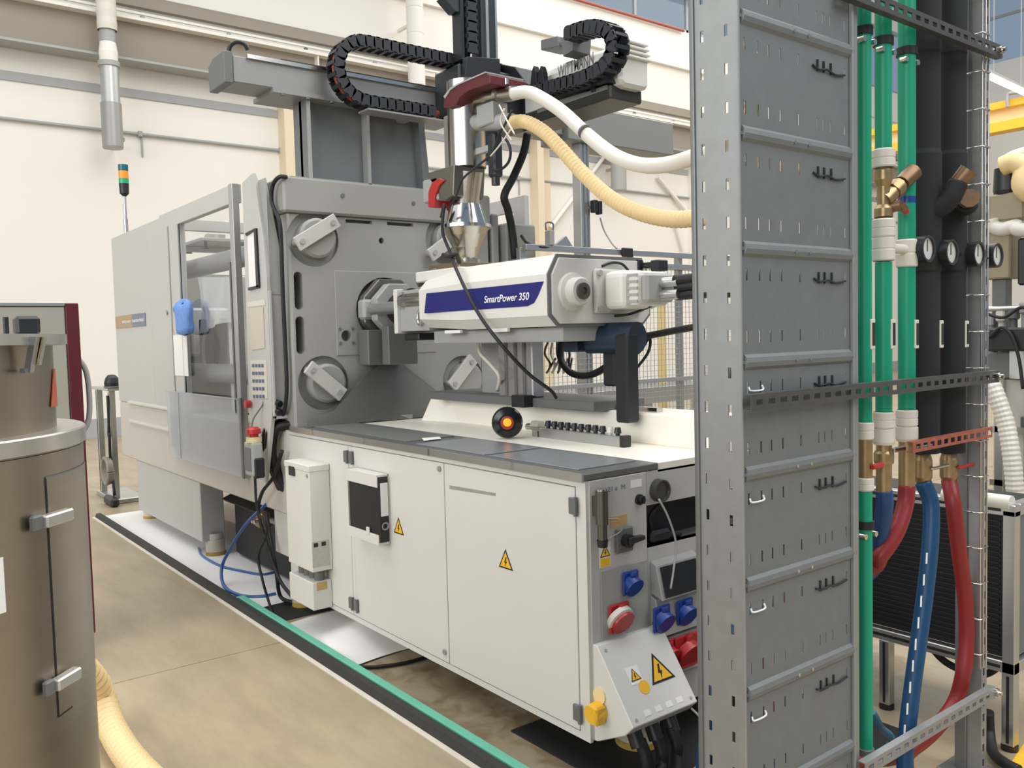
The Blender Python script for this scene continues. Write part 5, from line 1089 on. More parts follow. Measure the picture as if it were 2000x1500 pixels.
# ================================================================ strut frame with pipes
XS = XT+0.014
strutm = mat('strut_dark_zinc', (92, 92, 90), 0.5, 0.6, 0.2, 30)
def strut(name, a, b_, label, m=strutm, hgt=0.041, dep=0.021, hole=0.014, gap=0.05):
    a, b_ = Vector(a), Vector(b_); d = (b_-a); L = d.length; d.normalize()
    up = Vector((0, 0, 1)) if abs(d.z) < 0.9 else Vector((0, 1, 0)); up = (up-d*up.dot(d)).normalized(); n = Vector((1, 0, 0))
    t = thing(name, a, label, 'strut'); hl = []; s_ = 0.02
    while s_+0.03 < L: hl.append((s_, s_+0.028, hgt/2-hole/2, hgt/2+hole/2)); s_ += gap
    obj('web', B().perf(a-up*hgt/2+n*dep, d, up, n*0.0025, L, hgt, hl), m, t)
    obj('flange', B().prism([a-up*hgt/2, a-up*hgt/2+n*dep, a-up*(hgt/2-0.0025)+n*dep, a-up*(hgt/2-0.0025)], d*L), m, t)
    obj('flange', B().prism([a+up*hgt/2, a+up*hgt/2+n*dep, a+up*(hgt/2-0.0025)+n*dep, a+up*(hgt/2-0.0025)], d*L), m, t)
    return t
zs_m = (P(1500, 776, x=XS).z+P(1850, 748, x=XS).z)/2
YPs = P(1938, 740, x=XS).y
strut('mounting_strut', (XS, P(1452, 780, x=XS).y, zs_m), (XS, YPs, zs_m), 'slotted steel strut crossing tray and pipes at waist height')
zs_u = P(1800, 48, x=XS).z
strut('mounting_strut', (XS, YRt-0.1, zs_u), (XS, YPs+0.01, zs_u), 'slotted steel strut holding the pipes at their clamps near the top')
zs_l = P(1800, 1425, x=XS).z
strut('mounting_strut', (XS, YRt-0.02, zs_l), (XS, YPs-0.02, zs_l), 'steel strut low down in front of the red and blue hoses', galv)
YQ = P(1908, 800, x=XT-0.03).y
po = thing('strut_post', (XT-0.03, YQ, 0), 'slotted galvanised upright post at the end of the pipe frame', 'post')
hl = []; z = 0.03
while z < 3.25: hl.append((0.012, 0.026, z, z+0.028)); z += 0.055
obj('post_web', B().perf((XT-0.005, YQ-0.02, 0), (0, 1, 0), (0, 0, 1), (0.003, 0, 0), 0.041, 3.3, hl), galv, po)
obj('post_flange', B().box((XT-0.05, YQ-0.02, 0), (XT-0.005, YQ-0.017, 3.3)).box((XT-0.05, YQ+0.018, 0), (XT-0.005, YQ+0.021, 3.3)), galv, po)
obj('post_back', B().box((XT-0.09, YQ-0.03, 0), (XT-0.05, YQ+0.021, 3.3), 0.003), galvd, po)
obj('post_foot', B().box((XT-0.13, YQ-0.08, 0), (XT+0.04, YQ+0.07, 0.008), 0.002), galvd, po)
for z in (zs_m, zs_u, zs_l): obj('strut_bolt', B().cyl((XT-0.005, YQ, z), (XS+0.045, YQ, z), 0.008, seg=8).cyl((XS+0.023, YQ, z), (XS+0.035, YQ, z), 0.014, seg=6), polish, po)
# wire basket tray behind the post
wb_ = thing('wire_basket_tray', (XT-0.12, YQ-0.03, 0.05), 'upright wire mesh cable basket beside the slotted post', 'cable tray')
for y in (YQ-0.05, YQ-0.025, YQ-0.003): obj('long_wire', B().cyl((XT+0.006, y, 0.4), (XT+0.006, y, 3.3), 0.0025, seg=6), polish, wb_)
z = 0.45
while z < 3.2:
    obj('cross_wire', B().tube([(XT-0.06, YQ-0.056, z), (XT+0.009, YQ-0.056, z), (XT+0.009, YQ+0.0, z)], 0.0025, 6, smooth=False), polish, wb_); z += 0.125
XPp = XT-0.035
def py(u, v=700): return P(u, v, x=XPp).y
def pzv(u, v): return P(u, v, x=XPp).z
def pipe_part(name, y, za, zb, r, m, par, seg=20): return obj(name, B().lathe([(0, za), (r, za), (r, zb), (0, zb)], (XPp, y, 0), seg=seg), m, par)
def coupling(y, za, zb, r, par): return obj('coupling', B().lathe([(r*0.9, za), (r, za+0.004), (r, za+(zb-za)*0.45), (r*0.94, za+(zb-za)*0.5), (r, za+(zb-za)*0.55), (r, zb-0.004), (r*0.9, zb)], (XPp, y, 0), seg=24), whitec, par)
def clampring(y, z, r, par):
    c_ = obj('pipe_clamp', B().lathe([(r, z-0.012), (r+0.005, z-0.012), (r+0.005, z+0.012), (r, z+0.012)], (XPp, y, 0), seg=24), blackr, par)
    for sg in (-1, 1): obj('clamp_screw', B().cyl((XPp, y+sg*(r+0.008), z-0.03), (XPp+0.02, y+sg*(r+0.008), z-0.03), 0.009, seg=10), polish, c_)
labels = ['thin green pipe right beside the perforated tray', 'green pipe with the brass balancing valve', 'green pipe touching the black insulated pipes']
us = [1689, 1726, 1771]; rs = [0.0205, 0.0245, 0.0262]
zT = 3.3
g1 = thing('green_pipe', (XPp, py(us[0]), pzv(us[0], 1462)), labels[0], 'pipe')
y = py(us[0]); pz_ = lambda v, u=us[0]: pzv(u, v)
pipe_part('pipe', y, pz_(1462), pz_(958), rs[0], green, g1); pipe_part('pipe', y, pz_(826), zT, rs[0], green, g1)
coupling(y, pz_(958), pz_(932), rs[0]*1.25, g1); coupling(y, pz_(858), pz_(824), rs[0]*1.25, g1)
bv = pipe_part('ball_valve', y, pz_(932), pz_(858), rs[0]*1.05, brass, g1)
obj('valve_lever', B().box((XPp+0.02, y-0.008, pz_(915)), (XPp+0.034, y+0.05, pz_(905)), 0.003), redp, bv)
clampring(y, pz_(62), rs[0], g1); clampring(y, pz_(1025), rs[0], g1); obj('end_clamp', B().lathe([(0, 0), (rs[0]*1.2, 0), (rs[0]*1.2, 0.02), (rs[0], 0.022)], (XPp, y, pz_(1462)-0.02), seg=20), dgrey, g1)
g2 = thing('green_pipe', (XPp, py(us[1]), 1.1), labels[1], 'pipe'); y = py(us[1]); pz_ = lambda v, u=us[1]: pzv(u, v)
pipe_part('pipe', y, pz_(804), pz_(512), rs[1], green, g2); pipe_part('pipe', y, pz_(294), zT, rs[1], green, g2)
coupling(y, pz_(328), pz_(292), rs[1]*1.38, g2); coupling(y, pz_(464), pz_(428), rs[1]*1.38, g2); coupling(y, pz_(510), pz_(464), rs[1]*1.34, g2)
coupling(y, pz_(836), pz_(804), rs[1]*1.3, g2); obj('union_nut', B().lathe([(rs[1]*1.2, pz_(868)), (rs[1]*1.32, pz_(862)), (rs[1]*1.32, pz_(838)), (rs[1]*1.1, pz_(836))], (XPp, y, 0), seg=12), whitec, g2)
va2 = obj('balancing_valve', B().lathe([(rs[1]*0.9, pz_(428)), (rs[1]*1.1, pz_(424)), (rs[1]*1.1, pz_(408)), (rs[1]*0.75, pz_(400)), (rs[1]*0.8, pz_(365)), (rs[1]*1.1, pz_(352)), (rs[1]*1.1, pz_(334)), (rs[1]*0.9, pz_(328))], (XPp, y, 0), seg=12), brass, g2)
v0_ = Vector((XPp, y, pz_(392))); v1_ = P(1785, 335, x=XPp+0.03)
obj('valve_neck', B().cyl(v0_, v0_.lerp(v1_, 0.55), 0.026, 0.022, seg=12).cyl(v0_.lerp(v1_, 0.3), v0_.lerp(v1_, 0.5), 0.03, seg=6), brass, va2)
obj('valve_cap', B().cyl(v0_.lerp(v1_, 0.6), v1_, 0.024, 0.027, seg=10), mat('bronze_dark', (132, 104, 80), 0.42, 0.7, 0.25, 40), va2)
v2_ = P(1760, 400, x=XPp+0.04); obj('drain_cock', B().cyl(v0_+Vector((0, 0.02, -0.02)), v2_, 0.02, 0.016, seg=10).cyl(v2_, v2_+Vector((0, 0.02, -0.012)), 0.012, seg=8), mat('bronze_dark', (140, 98, 66)), va2)
obj('red_cap', B().cyl(v2_+Vector((0.0, 0.02, -0.012)), v2_+Vector((0, 0.032, -0.02)), 0.01, seg=8), redp, va2)
bv = pipe_part('ball_valve', y, pz_(960), pz_(868), rs[1]*0.95, brass, g2); obj('valve_collar', B().lathe([(rs[1]*1.15, pz_(905)), (rs[1]*1.2, pz_(900)), (rs[1]*1.2, pz_(885)), (rs[1], pz_(880))], (XPp, y, 0), seg=6), brass, bv)
obj('valve_lever', B().box((XPp+0.03, y-0.01, pz_(882)), (XPp+0.04, y+0.06, pz_(872)), 0.003), polish, bv)
clampring(y, pz_(82), rs[1], g2)
g3 = thing('green_pipe', (XPp, py(us[2]), 1.1), labels[2], 'pipe'); y = py(us[2]); pz_ = lambda v, u=us[2]: pzv(u, v)
pipe_part('pipe', y, pz_(800), pz_(520), rs[2], green, g3); pipe_part('pipe', y, pz_(470), zT, rs[2], green, g3)
coupling(y, pz_(522), pz_(468), rs[2]*1.22, g3)
obj('blue_mark', B().lathe([(rs[2]*1.01, pz_(398)), (rs[2]*1.01, pz_(385))], (XPp, y, 0), seg=20), bluep, g3)
coupling(y, pz_(832), pz_(800), rs[2]*1.25, g3); obj('union_nut', B().lathe([(rs[2]*1.1, pz_(862)), (rs[2]*1.28, pz_(856)), (rs[2]*1.28, pz_(834)), (rs[2]*1.1, pz_(832))], (XPp, y, 0), seg=12), whitec, g3)
bv = pipe_part('ball_valve', y, pz_(948), pz_(862), rs[2]*0.95, brass, g3); obj('valve_lever', B().box((XPp+0.03, y+0.0, pz_(880)), (XPp+0.04, y+0.09, pz_(870)), 0.003), polish, bv)
clampring(y, pz_(102), rs[2], g3)
# black insulated pipes
ub = [1820, 1866]; rk = [0.052, 0.05]
blab = ['black insulated pipe next to the green pipes', 'black insulated pipe next to the slotted post']
bp = []
for k in range(2):
    y = py(ub[k])+0.02*k; o_ = thing('insulated_pipe', (XPp-0.03, y, pzv(ub[k], 900)), blab[k], 'pipe'); bp.append(o_)
    xk = XPp-0.03
    obj('sleeve', B().lathe([(0, pzv(ub[k], 890)), (rk[k], pzv(ub[k], 885)), (rk[k], pzv(ub[k], 532)), (rk[k]*1.07, pzv(ub[k], 528)), (rk[k]*1.07, pzv(ub[k], 300)), (rk[k], pzv(ub[k], 292)), (rk[k], pzv(ub[k], 105)), (rk[k]*1.04, pzv(ub[k], 100)), (rk[k]*1.04, zT), (0, zT)], (xk, y, 0), seg=28), foam, o_)
    zb0, zb1 = pzv(ub[k], 945), pzv(ub[k], 888)
    bv = obj('ball_valve', B().lathe([(0, zb0), (0.02, zb0), (0.03, zb0+0.02), (0.03, zb1-0.02), (0.024, zb1), (0, zb1)], (xk, y, 0), seg=10), brass, o_)
    obj('valve_lever', B().box((xk+0.03, y-0.01, zb1-0.05), (xk+0.042, y+0.10, zb1-0.04), 0.003), redp if k else polish, bv)
    e0 = Vector((xk+0.03, y, pzv(ub[k], 415 if k == 0 else 405))); e1_ = P(1872 if k == 0 else 1888, 356 if k == 0 else 392, x=xk+0.1)
    br = obj('branch_sleeve', B().tube([e0, e0.lerp(e1_, 0.4)+Vector((0.02, 0, -0.004)), e1_], 0.03, 14), foam, o_)
    obj('branch_cap', B().cyl(e1_, e1_+(e1_-e0).normalized()*0.045, 0.026, 0.03, seg=10), mat('bronze_dark', (140, 98, 66)), br)
# label holders on the pipes
for k, (u, rr, yy) in enumerate(((us[0], rs[0], None), (us[1], rs[1], None), (us[2], rs[2], None), (ub[0], rk[0], None), (ub[1], rk[1], 0.02))):
    y = py(u)+(yy or 0); xk = XPp+rr-(0.03 if k > 2 else 0)+0.001; z = pzv(u, 653); y += rr*0.35
    lh = thing('label_holder', (xk, y, z-0.045), 'white framed label holder on the '+['thin green pipe', 'green pipe with the valve', 'green pipe touching the black pipes', 'black pipe next to the green pipes', 'black pipe next to the post'][k], 'label')
    obj('frame', B().box((xk-0.012, y-0.012, z-0.045), (xk+0.002, y+0.012, z+0.045), 0.002), whitec, lh)
    obj('insert', B().box((xk+0.002, y-0.006, z-0.034), (xk+0.003, y+0.009, z+0.034)), blackp, lh)
# pressure gauges
t3 = Vector((XPp+0.0, py(us[1])+0.02, pzv(1740, 483)))
for k, (u, v) in enumerate(((1806, 486), (1852, 493), (1905, 496), (1941, 499))):
    xg = XPp+0.045; c = P(u+4, v, x=xg)
    g = thing('pressure_gauge', c, ['pressure gauge nearest the white tee', 'pressure gauge over the gap between the black pipes', 'pressure gauge in front of the wire basket', 'pressure gauge beyond the slotted post'][k], 'gauge')
    obj('case', B().lathe([(0, -0.06), (0.032, -0.06), (0.042, -0.045), (0.042, 0.0), (0.038, 0.004)], c, (1, 0, 0), 24), blackp, g)
    dl = obj('dial', B().lathe([(0.036, 0.001), (0, 0.0012)], c, (1, 0, 0), 24), mat('dial_face', (206, 206, 202), 0.3), g)
    obj('needle', B().box((c.x+0.002, c.y-0.0015, c.z-0.008), (c.x+0.003, c.y+0.0015, c.z+0.028)), blackprint, dl)
    obj('bezel', B().lathe([(0.042, 0), (0.042, 0.008), (0.035, 0.008), (0.035, 0.0)], c, (1, 0, 0), 24), blackp, g)
    y0g = [t3.y, py(ub[0]), py(ub[0]), py(ub[1])][k]
    obj('stem', B().cyl((xg-0.04, y0g, c.z), (xg-0.04, c.y, c.z), 0.015, seg=12).cyl((xg-0.045, c.y, c.z), (xg-0.035, c.y, c.z), 0.02, seg=12), whitec if k == 0 else blackp, g)
# red-brown slotted strap below the black pipes
sa_, sb2 = P(1783, 872, x=XS+0.02), P(1938, 846, x=XS+0.02)
strut('mounting_strut', (XS, sa_.y, (sa_.z+sb2.z)/2), (XS, sb2.y, (sa_.z+sb2.z)/2), 'red-brown slotted strut below the black insulated pipes', copper, 0.034, 0.018, 0.016, 0.044)
# hoses from the valves to the floor
bx2 = XPp
hose('rubber_hose', [(XPp, py(us[1]), pzv(us[1], 958)), P(1728, 985, x=XPp), P(1722, 1030, x=XPp-0.02), P(1708, 1080, x=XPp-0.05), P(1680, 1130, x=XPp-0.1), (0.58, 0.12, 0.7), (0.45, 0.1, 0.3), (0.38, 0.15, 0.03)], 0.026, mat('navy_hose', (22, 62, 110), 0.45), 'dark blue hose bending away behind the thin green pipe', 'hose')
hose('rubber_hose', [(XPp, py(us[2]), pzv(us[2], 948)), P(1768, 985, x=XPp), P(1750, 1040, x=XPp), P(1720, 1085, x=XPp-0.02), P(1690, 1115, x=XPp-0.06), (0.62, 0.22, 0.75), (0.5, 0.35, 0.35), (0.45, 0.6, 0.03)], 0.026, redh, 'short red hose bending away behind the thin green pipe', 'hose')
bh_ = thing('rubber_hose', (XPp, py(1815), 0.0), 'blue printed hose falling in front of the cooler', 'hose')
pth = [(XPp-0.03, py(ub[0]), pzv(ub[0], 942)), P(1818, 985, x=XPp-0.01), P(1817, 1060, x=XPp), P(1808, 1150, x=XPp), P(1796, 1240, x=XPp), P(1785, 1320, x=XPp), P(1775, 1400, x=XPp), P(1768, 1470, x=XPp), P(1764, 1530, x=XPp), (XPp-0.05, py(1755), 0.1), (XPp-0.2, py(1740), 0.026), (0.4, 0.5, 0.026)]
obj('hose_body', B().tube(pth, 0.0265, 14, 8), blueh, bh_)
for v in range(1080, 1430, 42):
    uu = 1817-(v-1060)*0.128-6; q = P(uu, v, x=XPp+0.0245)
    obj('print_mark', B().prism([q, q+Vector((0.002, 0.006, 0)), q+Vector((0.002, 0.003, -0.035)), q+Vector((0, -0.003, -0.035))], (0.0015, -0.001, 0)), whitep, bh_)
hose('rubber_hose', [(XPp-0.03, py(ub[1])+0.02, pzv(ub[1], 942)), P(1862, 985, x=XPp), P(1872, 1070, x=XPp), P(1884, 1160, x=XPp), P(1888, 1240, x=XPp), P(1882, 1310, x=XPp), P(1866, 1370, x=XPp-0.02), P(1830, 1420, x=XPp-0.03), P(1790, 1455, x=XPp-0.04), P(1745, 1478, x=XPp-0.06), (0.68, 0.35, 0.2), (0.6, 0.3, 0.08), (0.5, 0.4, 0.03)], 0.0265, redh, 'long red hose bowing out and back under the low strut', 'hose')
hose('rubber_hose', [P(1704, 1390, x=XPp-0.1), P(1720, 1420, x=XPp-0.1), P(1738, 1455, x=XPp-0.12), (0.6, 0.6, 0.02)], 0.012, mat('teal_hose', (40, 112, 140), 0.45), 'thin teal hose curling behind the thin green pipe foot', 'hose')
# ================================================================ cooler in an aluminium frame
YC = 1.33; xc0, xc1 = -0.25, 0.87
zc_b = (P(1703, 1232, y=YC).z+P(1875, 1283, y=YC).z)/2; zc_t = P(1800, 975, y=YC).z
co = thing('cooler_unit', (0.35, 1.6, 0), 'black finned cooler block in an aluminium profile frame', 'cooler')
obj('core', B().box((xc0+0.05, YC+0.02, zc_b+0.03), (xc1-0.05, YC+0.5, zc_t-0.02), 0.004), mat('core_black', (20, 24, 26), 0.6, var=0.5, scale=60), co)
for k in range(26):
    z = zc_b+0.05+(zc_t-zc_b-0.1)*k/25; obj('fin', B().box((xc0+0.06, YC+0.012, z), (xc1-0.06, YC+0.02, z+0.006)), blackp, co)
for z in (zc_b, zc_t):
    obj('profile_rail', B().box((xc0, YC, z-0.022), (xc1, YC+0.045, z+0.022), 0.003), alu, co); obj('rail_groove', B().box((xc0+0.05, YC-0.001, z-0.006), (xc1-0.05, YC+0.002, z+0.006)), blackp, co)
    obj('profile_rail', B().box((xc1-0.045, YC+0.045, z-0.022), (xc1, YC+0.55, z+0.022), 0.003), alu, co)
for x in (0.34, xc1-0.045):
    obj('profile_leg', B().box((x, YC, 0.02), (x+0.045, YC+0.045, zc_t), 0.003) if x > 0.5 else B().box((x, YC, 0.02), (x+0.045, YC+0.045, zc_b-0.022), 0.003), alu, co)
    obj('leg_groove', B().box((x+0.017, YC-0.001, 0.03), (x+0.028, YC+0.002, zc_b-0.03)), blackp, co); obj('foot', B().cyl((x+0.022, YC+0.022, 0), (x+0.022, YC+0.022, 0.02), 0.03, seg=12), blackp, co)
obj('profile_leg', B().box((xc1-0.045, YC+0.5, 0), (xc1, YC+0.545, zc_t), 0.003), alu, co)
obj('side_panel', B().box((xc1-0.03, YC+0.05, zc_b+0.03), (xc1-0.02, YC+0.5, zc_t-0.03)), dgrey, co)
for z in (zc_b+0.13, zc_t-0.15): obj('fan_grille', B().lathe([(0.09, 0), (0.09, 0.006), (0.06, 0.006), (0.06, 0), (0.03, 0), (0.03, 0.006), (0, 0.006)], (xc1-0.02, YC+0.27, z), (1, 0, 0), 24), blackp, co)
for k in range(2): obj('valve_body', B().cyl((0.6+0.16*k, YC+0.02, zc_t+0.025), (0.69+0.16*k, YC+0.02, zc_t+0.025), 0.03, seg=12), whitec, co)
hose('floor_cable', [P(1930, 1390, y=YC-0.05), P(1932, 1430, y=YC-0.04), P(1940, 1470, z=0.03), P(1965, 1492, z=0.03), P(1990, 1505, z=0.03)], 0.02, blackr, 'black cable curling to the floor at the cooler leg', 'cable')
hose('floor_cable', [(0.42, YC+0.2, zc_b-0.03), (0.5, YC+0.25, zc_b-0.14), (0.62, YC+0.3, zc_b-0.17), (0.7, YC+0.3, zc_b-0.1), (0.74, YC+0.28, zc_b-0.03)], 0.015, blackr, 'black cable sagging under the cooler frame', 'cable')
hose('floor_hose', [P(1950, 1195, z=0.03), P(1985, 1205, z=0.03), P(2040, 1210, z=0.03), P(2100, 1200, z=0.03)], 0.03, hoseb, 'beige hose lying on the floor behind the cooler', 'hose')
# ================================================================ auxiliary unit in the background, right
YM = 2.6
k_ = lambda u, v, y=YM: P(u, v, y=y)
xm0 = k_(1938, 900).x
au = thing('temperature_control_unit', (xm0+0.7, YM+0.4, 0), 'cream auxiliary unit on aluminium legs beyond the cooler', 'machine')
z13, z07 = k_(1960, 738).z, k_(1960, 962).z
obj('cabinet', B().box((xm0, YM, z07), (xm0+1.3, YM+0.8, z13), 0.01), cream, au)
obj('top_rail', B().box((xm0-0.03, YM-0.03, z13), (xm0+1.3, YM+0.8, z13+0.13), 0.006), dgrey, au)
for v in (838, 942): zz_ = k_(1960, v).z; obj('profile_rail', B().box((xm0, YM-0.03, zz_-0.015), (xm0+1.3, YM-0.002, zz_+0.015)), alu, au)
for x in (xm0+0.02, xm0+0.16, xm0+1.2): obj('profile_leg', B().box((x, YM-0.03, 0), (x+0.045, YM+0.015, z13), 0.003), alu, au)
for x in (xm0+0.05, xm0+1.2): obj('profile_leg', B().box((x, YM+0.75, 0), (x+0.045, YM+0.8, z07)), alu, au)
obj('latch', B().box((xm0+0.14, YM-0.02, k_(1975, 832).z), (xm0+0.3, YM-0.004, k_(1975, 812).z), 0.004), dgrey, au)
# on top of it
tp = z13+0.13
tk = thing('white_tank', (xm0+0.28, YM+0.25, tp), 'white round tank on top of the auxiliary unit', 'tank')
zq = lambda v: k_(1985, v, YM+0.2).z
obj('shell', B().lathe([(0, 0), (0.17, 0), (0.19, 0.02), (0.19, zq(480)-tp), (0.15, zq(470)-tp), (0, zq(466)-tp)], (xm0+0.32, YM+0.3, tp), seg=28), white, tk)
obj('band', B().lathe([(0.192, 0), (0.2, 0.004), (0.2, 0.03), (0.192, 0.034)], (xm0+0.32, YM+0.3, zq(560)), seg=28), mgrey, tk)
vs = thing('valve_station', (xm0+0.05, YM+0.05, tp), 'stack of black and olive valve housings beside the white tank', 'valve')
ol = mat('olive_housing', (150, 138, 112), 0.5, var=0.06)
zk = lambda v: k_(1948, v).z
obj('filter_cup', B().lathe([(0.06, 0), (0.065, 0.02), (0.06, zk(328)-zk(380)), (0, zk(328)-zk(380))], (xm0+0.04, YM+0.06, zk(380)), seg=18), blackp, vs)
obj('upper_housing', B().box((xm0-0.05, YM, zk(432)), (xm0+0.14, YM+0.14, zk(379)), 0.008), ol, vs)
obj('lower_housing', B().box((xm0-0.05, YM, zk(545)), (xm0+0.08, YM+0.14, zk(432)), 0.008), ol, vs)
obj('stand', B().box((xm0-0.02, YM+0.03, tp), (xm0+0.05, YM+0.1, zk(545)), 0.004), dgrey, vs)
obj('clip_group', B().box((xm0+0.12, YM-0.02, zk(560)), (xm0+0.19, YM+0.04, zk(470)), 0.01).box((xm0+0.16, YM-0.02, zk(470)), (xm0+0.3, YM+0.03, zk(430)), 0.01), blackp, vs)
obj('elbow_pipe', B().tube([(xm0+0.04, YM+0.06, zk(328)), (xm0+0.05, YM+0.06, zk(312)), (xm0+0.10, YM+0.06, zk(306)), (xm0+0.17, YM+0.06, zk(304))], 0.035, 12), whitec, vs)
hose('spiral_hose', [k_(1958, 325), k_(1978, 318), k_(2000, 330), k_(2020, 380), (xm0+0.6, YM+0.3, zk(420)), (xm0+0.7, YM+0.4, zk(560))], 0.05, hoseb, 'beige hose arching over the valve station', 'hose', seg=12)
hose('spiral_hose', [k_(1936, 430), k_(1940, 442), k_(1958, 448), k_(1985, 442), k_(2010, 450), (xm0+0.62, YM+0.2, zk(470))], 0.035, hosew, 'pale hose bending around the olive valve housing', 'hose', seg=12)
cl = thing('valve_cluster', (xm0+0.2, YM+0.05, tp), 'cluster of grey valves and pipes on the auxiliary unit', 'valves')
random.seed(5)
for k in range(9):
    x = xm0-0.02+0.055*k; zf = tp+random.uniform(0.02, 0.2)
    obj('valve_body', B().cyl((x, YM+0.02, tp), (x, YM+0.02, zf), 0.018, seg=10).box((x-0.022, YM-0.01, zf), (x+0.022, YM+0.05, zf+0.06), 0.008), (mgrey, whitec, dgrey)[k % 3], cl)
obj('manifold_pipe', B().cyl((xm0-0.05, YM+0.0, tp+0.05), (xm0+0.6, YM+0.0, tp+0.05), 0.02, seg=12).cyl((xm0-0.05, YM+0.0, tp+0.22), (xm0+0.6, YM+0.0, tp+0.22), 0.014, seg=12), alu, cl)
bkx = thing('electrical_box', (xm0+0.3, YM-0.05, z13), 'black electrical box on the front edge of the auxiliary unit', 'box')
obj('case', B().box((xm0+0.0, YM-0.08, k_(1960, 685).z), (xm0+0.55, YM-0.03, k_(1960, 640).z), 0.01), blackp, bkx)
obj('bracket', B().box((xm0+0.1, YM-0.05, z13), (xm0+0.2, YM-0.03, k_(1960, 685).z)), alu, bkx)
hose('hanging_hose', [k_(1930, 735, YM-0.15), k_(1945, 770, YM-0.16), k_(1965, 830, YM-0.16), k_(1977, 900, YM-0.17), k_(1984, 980, YM-0.17), k_(1988, 1060, YM-0.17), k_(1990, 1160, YM-0.16)], 0.04, hosew, 'pale ribbed hose hanging in front of the auxiliary unit', 'hose', seg=14, rib=0.04, step=0.012, sub=20)
for k, pts in enumerate((((1925, 612), (1960, 620), (2000, 600), (2030, 640)), ((1932, 660), (1955, 640), (1975, 655), (1990, 700), (1998, 760)), ((1960, 1140), (1975, 1160), (2000, 1180)))):
    hose('thin_cable', [k_(u, v, YM-0.1) if k < 2 else P(u, v, z=0.1) for u, v in pts], 0.008, blackr, ['thin black lead across the valve cluster', 'thin black lead looping down past the black box', 'thin black lead near the floor behind the cooler'][k], 'cable')
# ================================================================ safety fence behind the machine
XFn = -2.28
fn = thing('safety_fence', (XFn, 3.0, 0), 'wire mesh safety fence with aluminium posts behind the injection unit', 'fence')
fy0, fy1 = P(1020, 482, x=XFn).y, 4.8
ft = (P(1100, 488, x=XFn).z+P(1300, 498, x=XFn).z)/2
for z in (ft, ft-0.09): obj('top_rail', B().box((XFn, fy0, z-0.02), (XFn+0.04, fy1, z+0.02), 0.003), alu, fn)
zmid = P(1290, 742, x=XFn).z
obj('mid_rail', B().box((XFn-0.005, fy0, zmid-0.015), (XFn+0.03, fy1, zmid+0.015), 0.003), alu, fn)
for u in (1024, 1235, 1330):
    y = P(u, 600, x=XFn).y; obj('fence_post', B().box((XFn-0.045, y-0.025, 0), (XFn, y+0.025, ft), 0.003), alu, fn)
obj('fence_post', B().box((XFn-0.045, fy1, 0), (XFn, fy1+0.05, ft)), alu, fn)
me_ = B(); y = fy0
while y < fy1: me_.box((XFn+0.008, y, 0.15), (XFn+0.011, y+0.003, ft-0.1)); y += 0.04
z = 0.15
while z < ft-0.1: me_.box((XFn+0.011, fy0, z), (XFn+0.014, fy1, z+0.003)); z += 0.04
wm = obj('wire_mesh', me_, mgrey, fn); wm['kind'] = 'stuff'
q = P(1224, 494, x=XFn+0.05); tag(obj('rail_clamp', B().box((XFn+0.0402, q.y-0.05, q.z-0.03), (XFn+0.07, q.y+0.05, q.z+0.035), 0.006), blackp), 'black clamp on the fence top rail', 'clamp')
yb = thing('yellow_guard_post', (-4.3, 6.0, 0), 'narrow yellow post glimpsed through the fence mesh', 'post')
q = P(1293, 640, x=-4.3); obj('post', B().box((-4.33, q.y-0.04, 0), (-4.27, q.y+0.04, P(1293, 606, x=-4.3).z+0.2), 0.005), mat('pale_yellow_post', (226, 200, 130), 0.5), yb)
obj('base_plate', B().box((-4.4, q.y-0.1, 0), (-4.2, q.y+0.1, 0.01)), mgrey, yb)
cvx = thing('conveyor', (-3.6, 3.6, 0), 'grey conveyor belt with frame behind the fence', 'conveyor')
obj('belt', B().box((-4.0, 2.2, 1.0), (-3.3, 5.4, 1.06), 0.01), dgrey, cvx); obj('side_frame', B().box((-3.3, 2.2, 0.95), (-3.26, 5.4, 1.1), 0.004), alu, cvx)
for y in (2.4, 3.8, 5.2): obj('leg', B().box((-3.34, y, 0), (-3.28, y+0.05, 0.95)), alu, cvx); obj('leg', B().box((-3.98, y, 0), (-3.92, y+0.05, 1.0)), alu, cvx)
# small camera-like sensor and leads on the rear post
q = P(1168, 405, x=-2.4); ps = thing('sensor_pair', q, 'pair of black sensors on the grey robot post', 'sensor')
obj('sensor_body', B().box((-2.43, q.y-0.055, q.z-0.04), (-2.38, q.y-0.012, q.z+0.05), 0.006), blackp, ps); obj('sensor_body', B().box((-2.43, q.y-0.005, q.z-0.05), (-2.38, q.y+0.03, q.z+0.045), 0.006), blackp, ps)
obj('bracket', B().box((-2.44, ys+0.03, q.z-0.01), (-2.42, q.y, q.z+0.01)), alu, ps)
hose('thin_cable', [P(1172, 425, x=-2.4), P(1180, 450, x=-2.4), P(1195, 475, x=-2.35), P(1205, 486, x=-2.3)], 0.006, mgrey, 'thin grey lead from the sensors down to the fence rail', 'cable')
hose('thin_cable', [P(1018, 460, x=-2.35), P(1030, 475, x=-2.3), P(1050, 482, x=-2.25), P(1075, 484, x=-2.25)], 0.01, blackr, 'black lead lying onto the fence top rail', 'cable')
rg2 = thing('robot_tool', (P(1070, 465, x=-2.6)), 'small metal tooling block resting on the fence rail', 'tool')
q = P(1070, 468, x=XFn+0.0); rg2.location = (XFn, q.y, ft+0.02)
obj('block', B().box((XFn-0.01, q.y-0.02, ft+0.02), (XFn+0.05, q.y+0.02, ft+0.12), 0.004), mgrey, rg2); obj('wedge', B().prism([(XFn, q.y+0.02, ft+0.02), (XFn, q.y+0.2, ft+0.02), (XFn, q.y+0.14, ft+0.09), (XFn, q.y+0.05, ft+0.03)], (0.03, 0, 0)), alu, rg2)
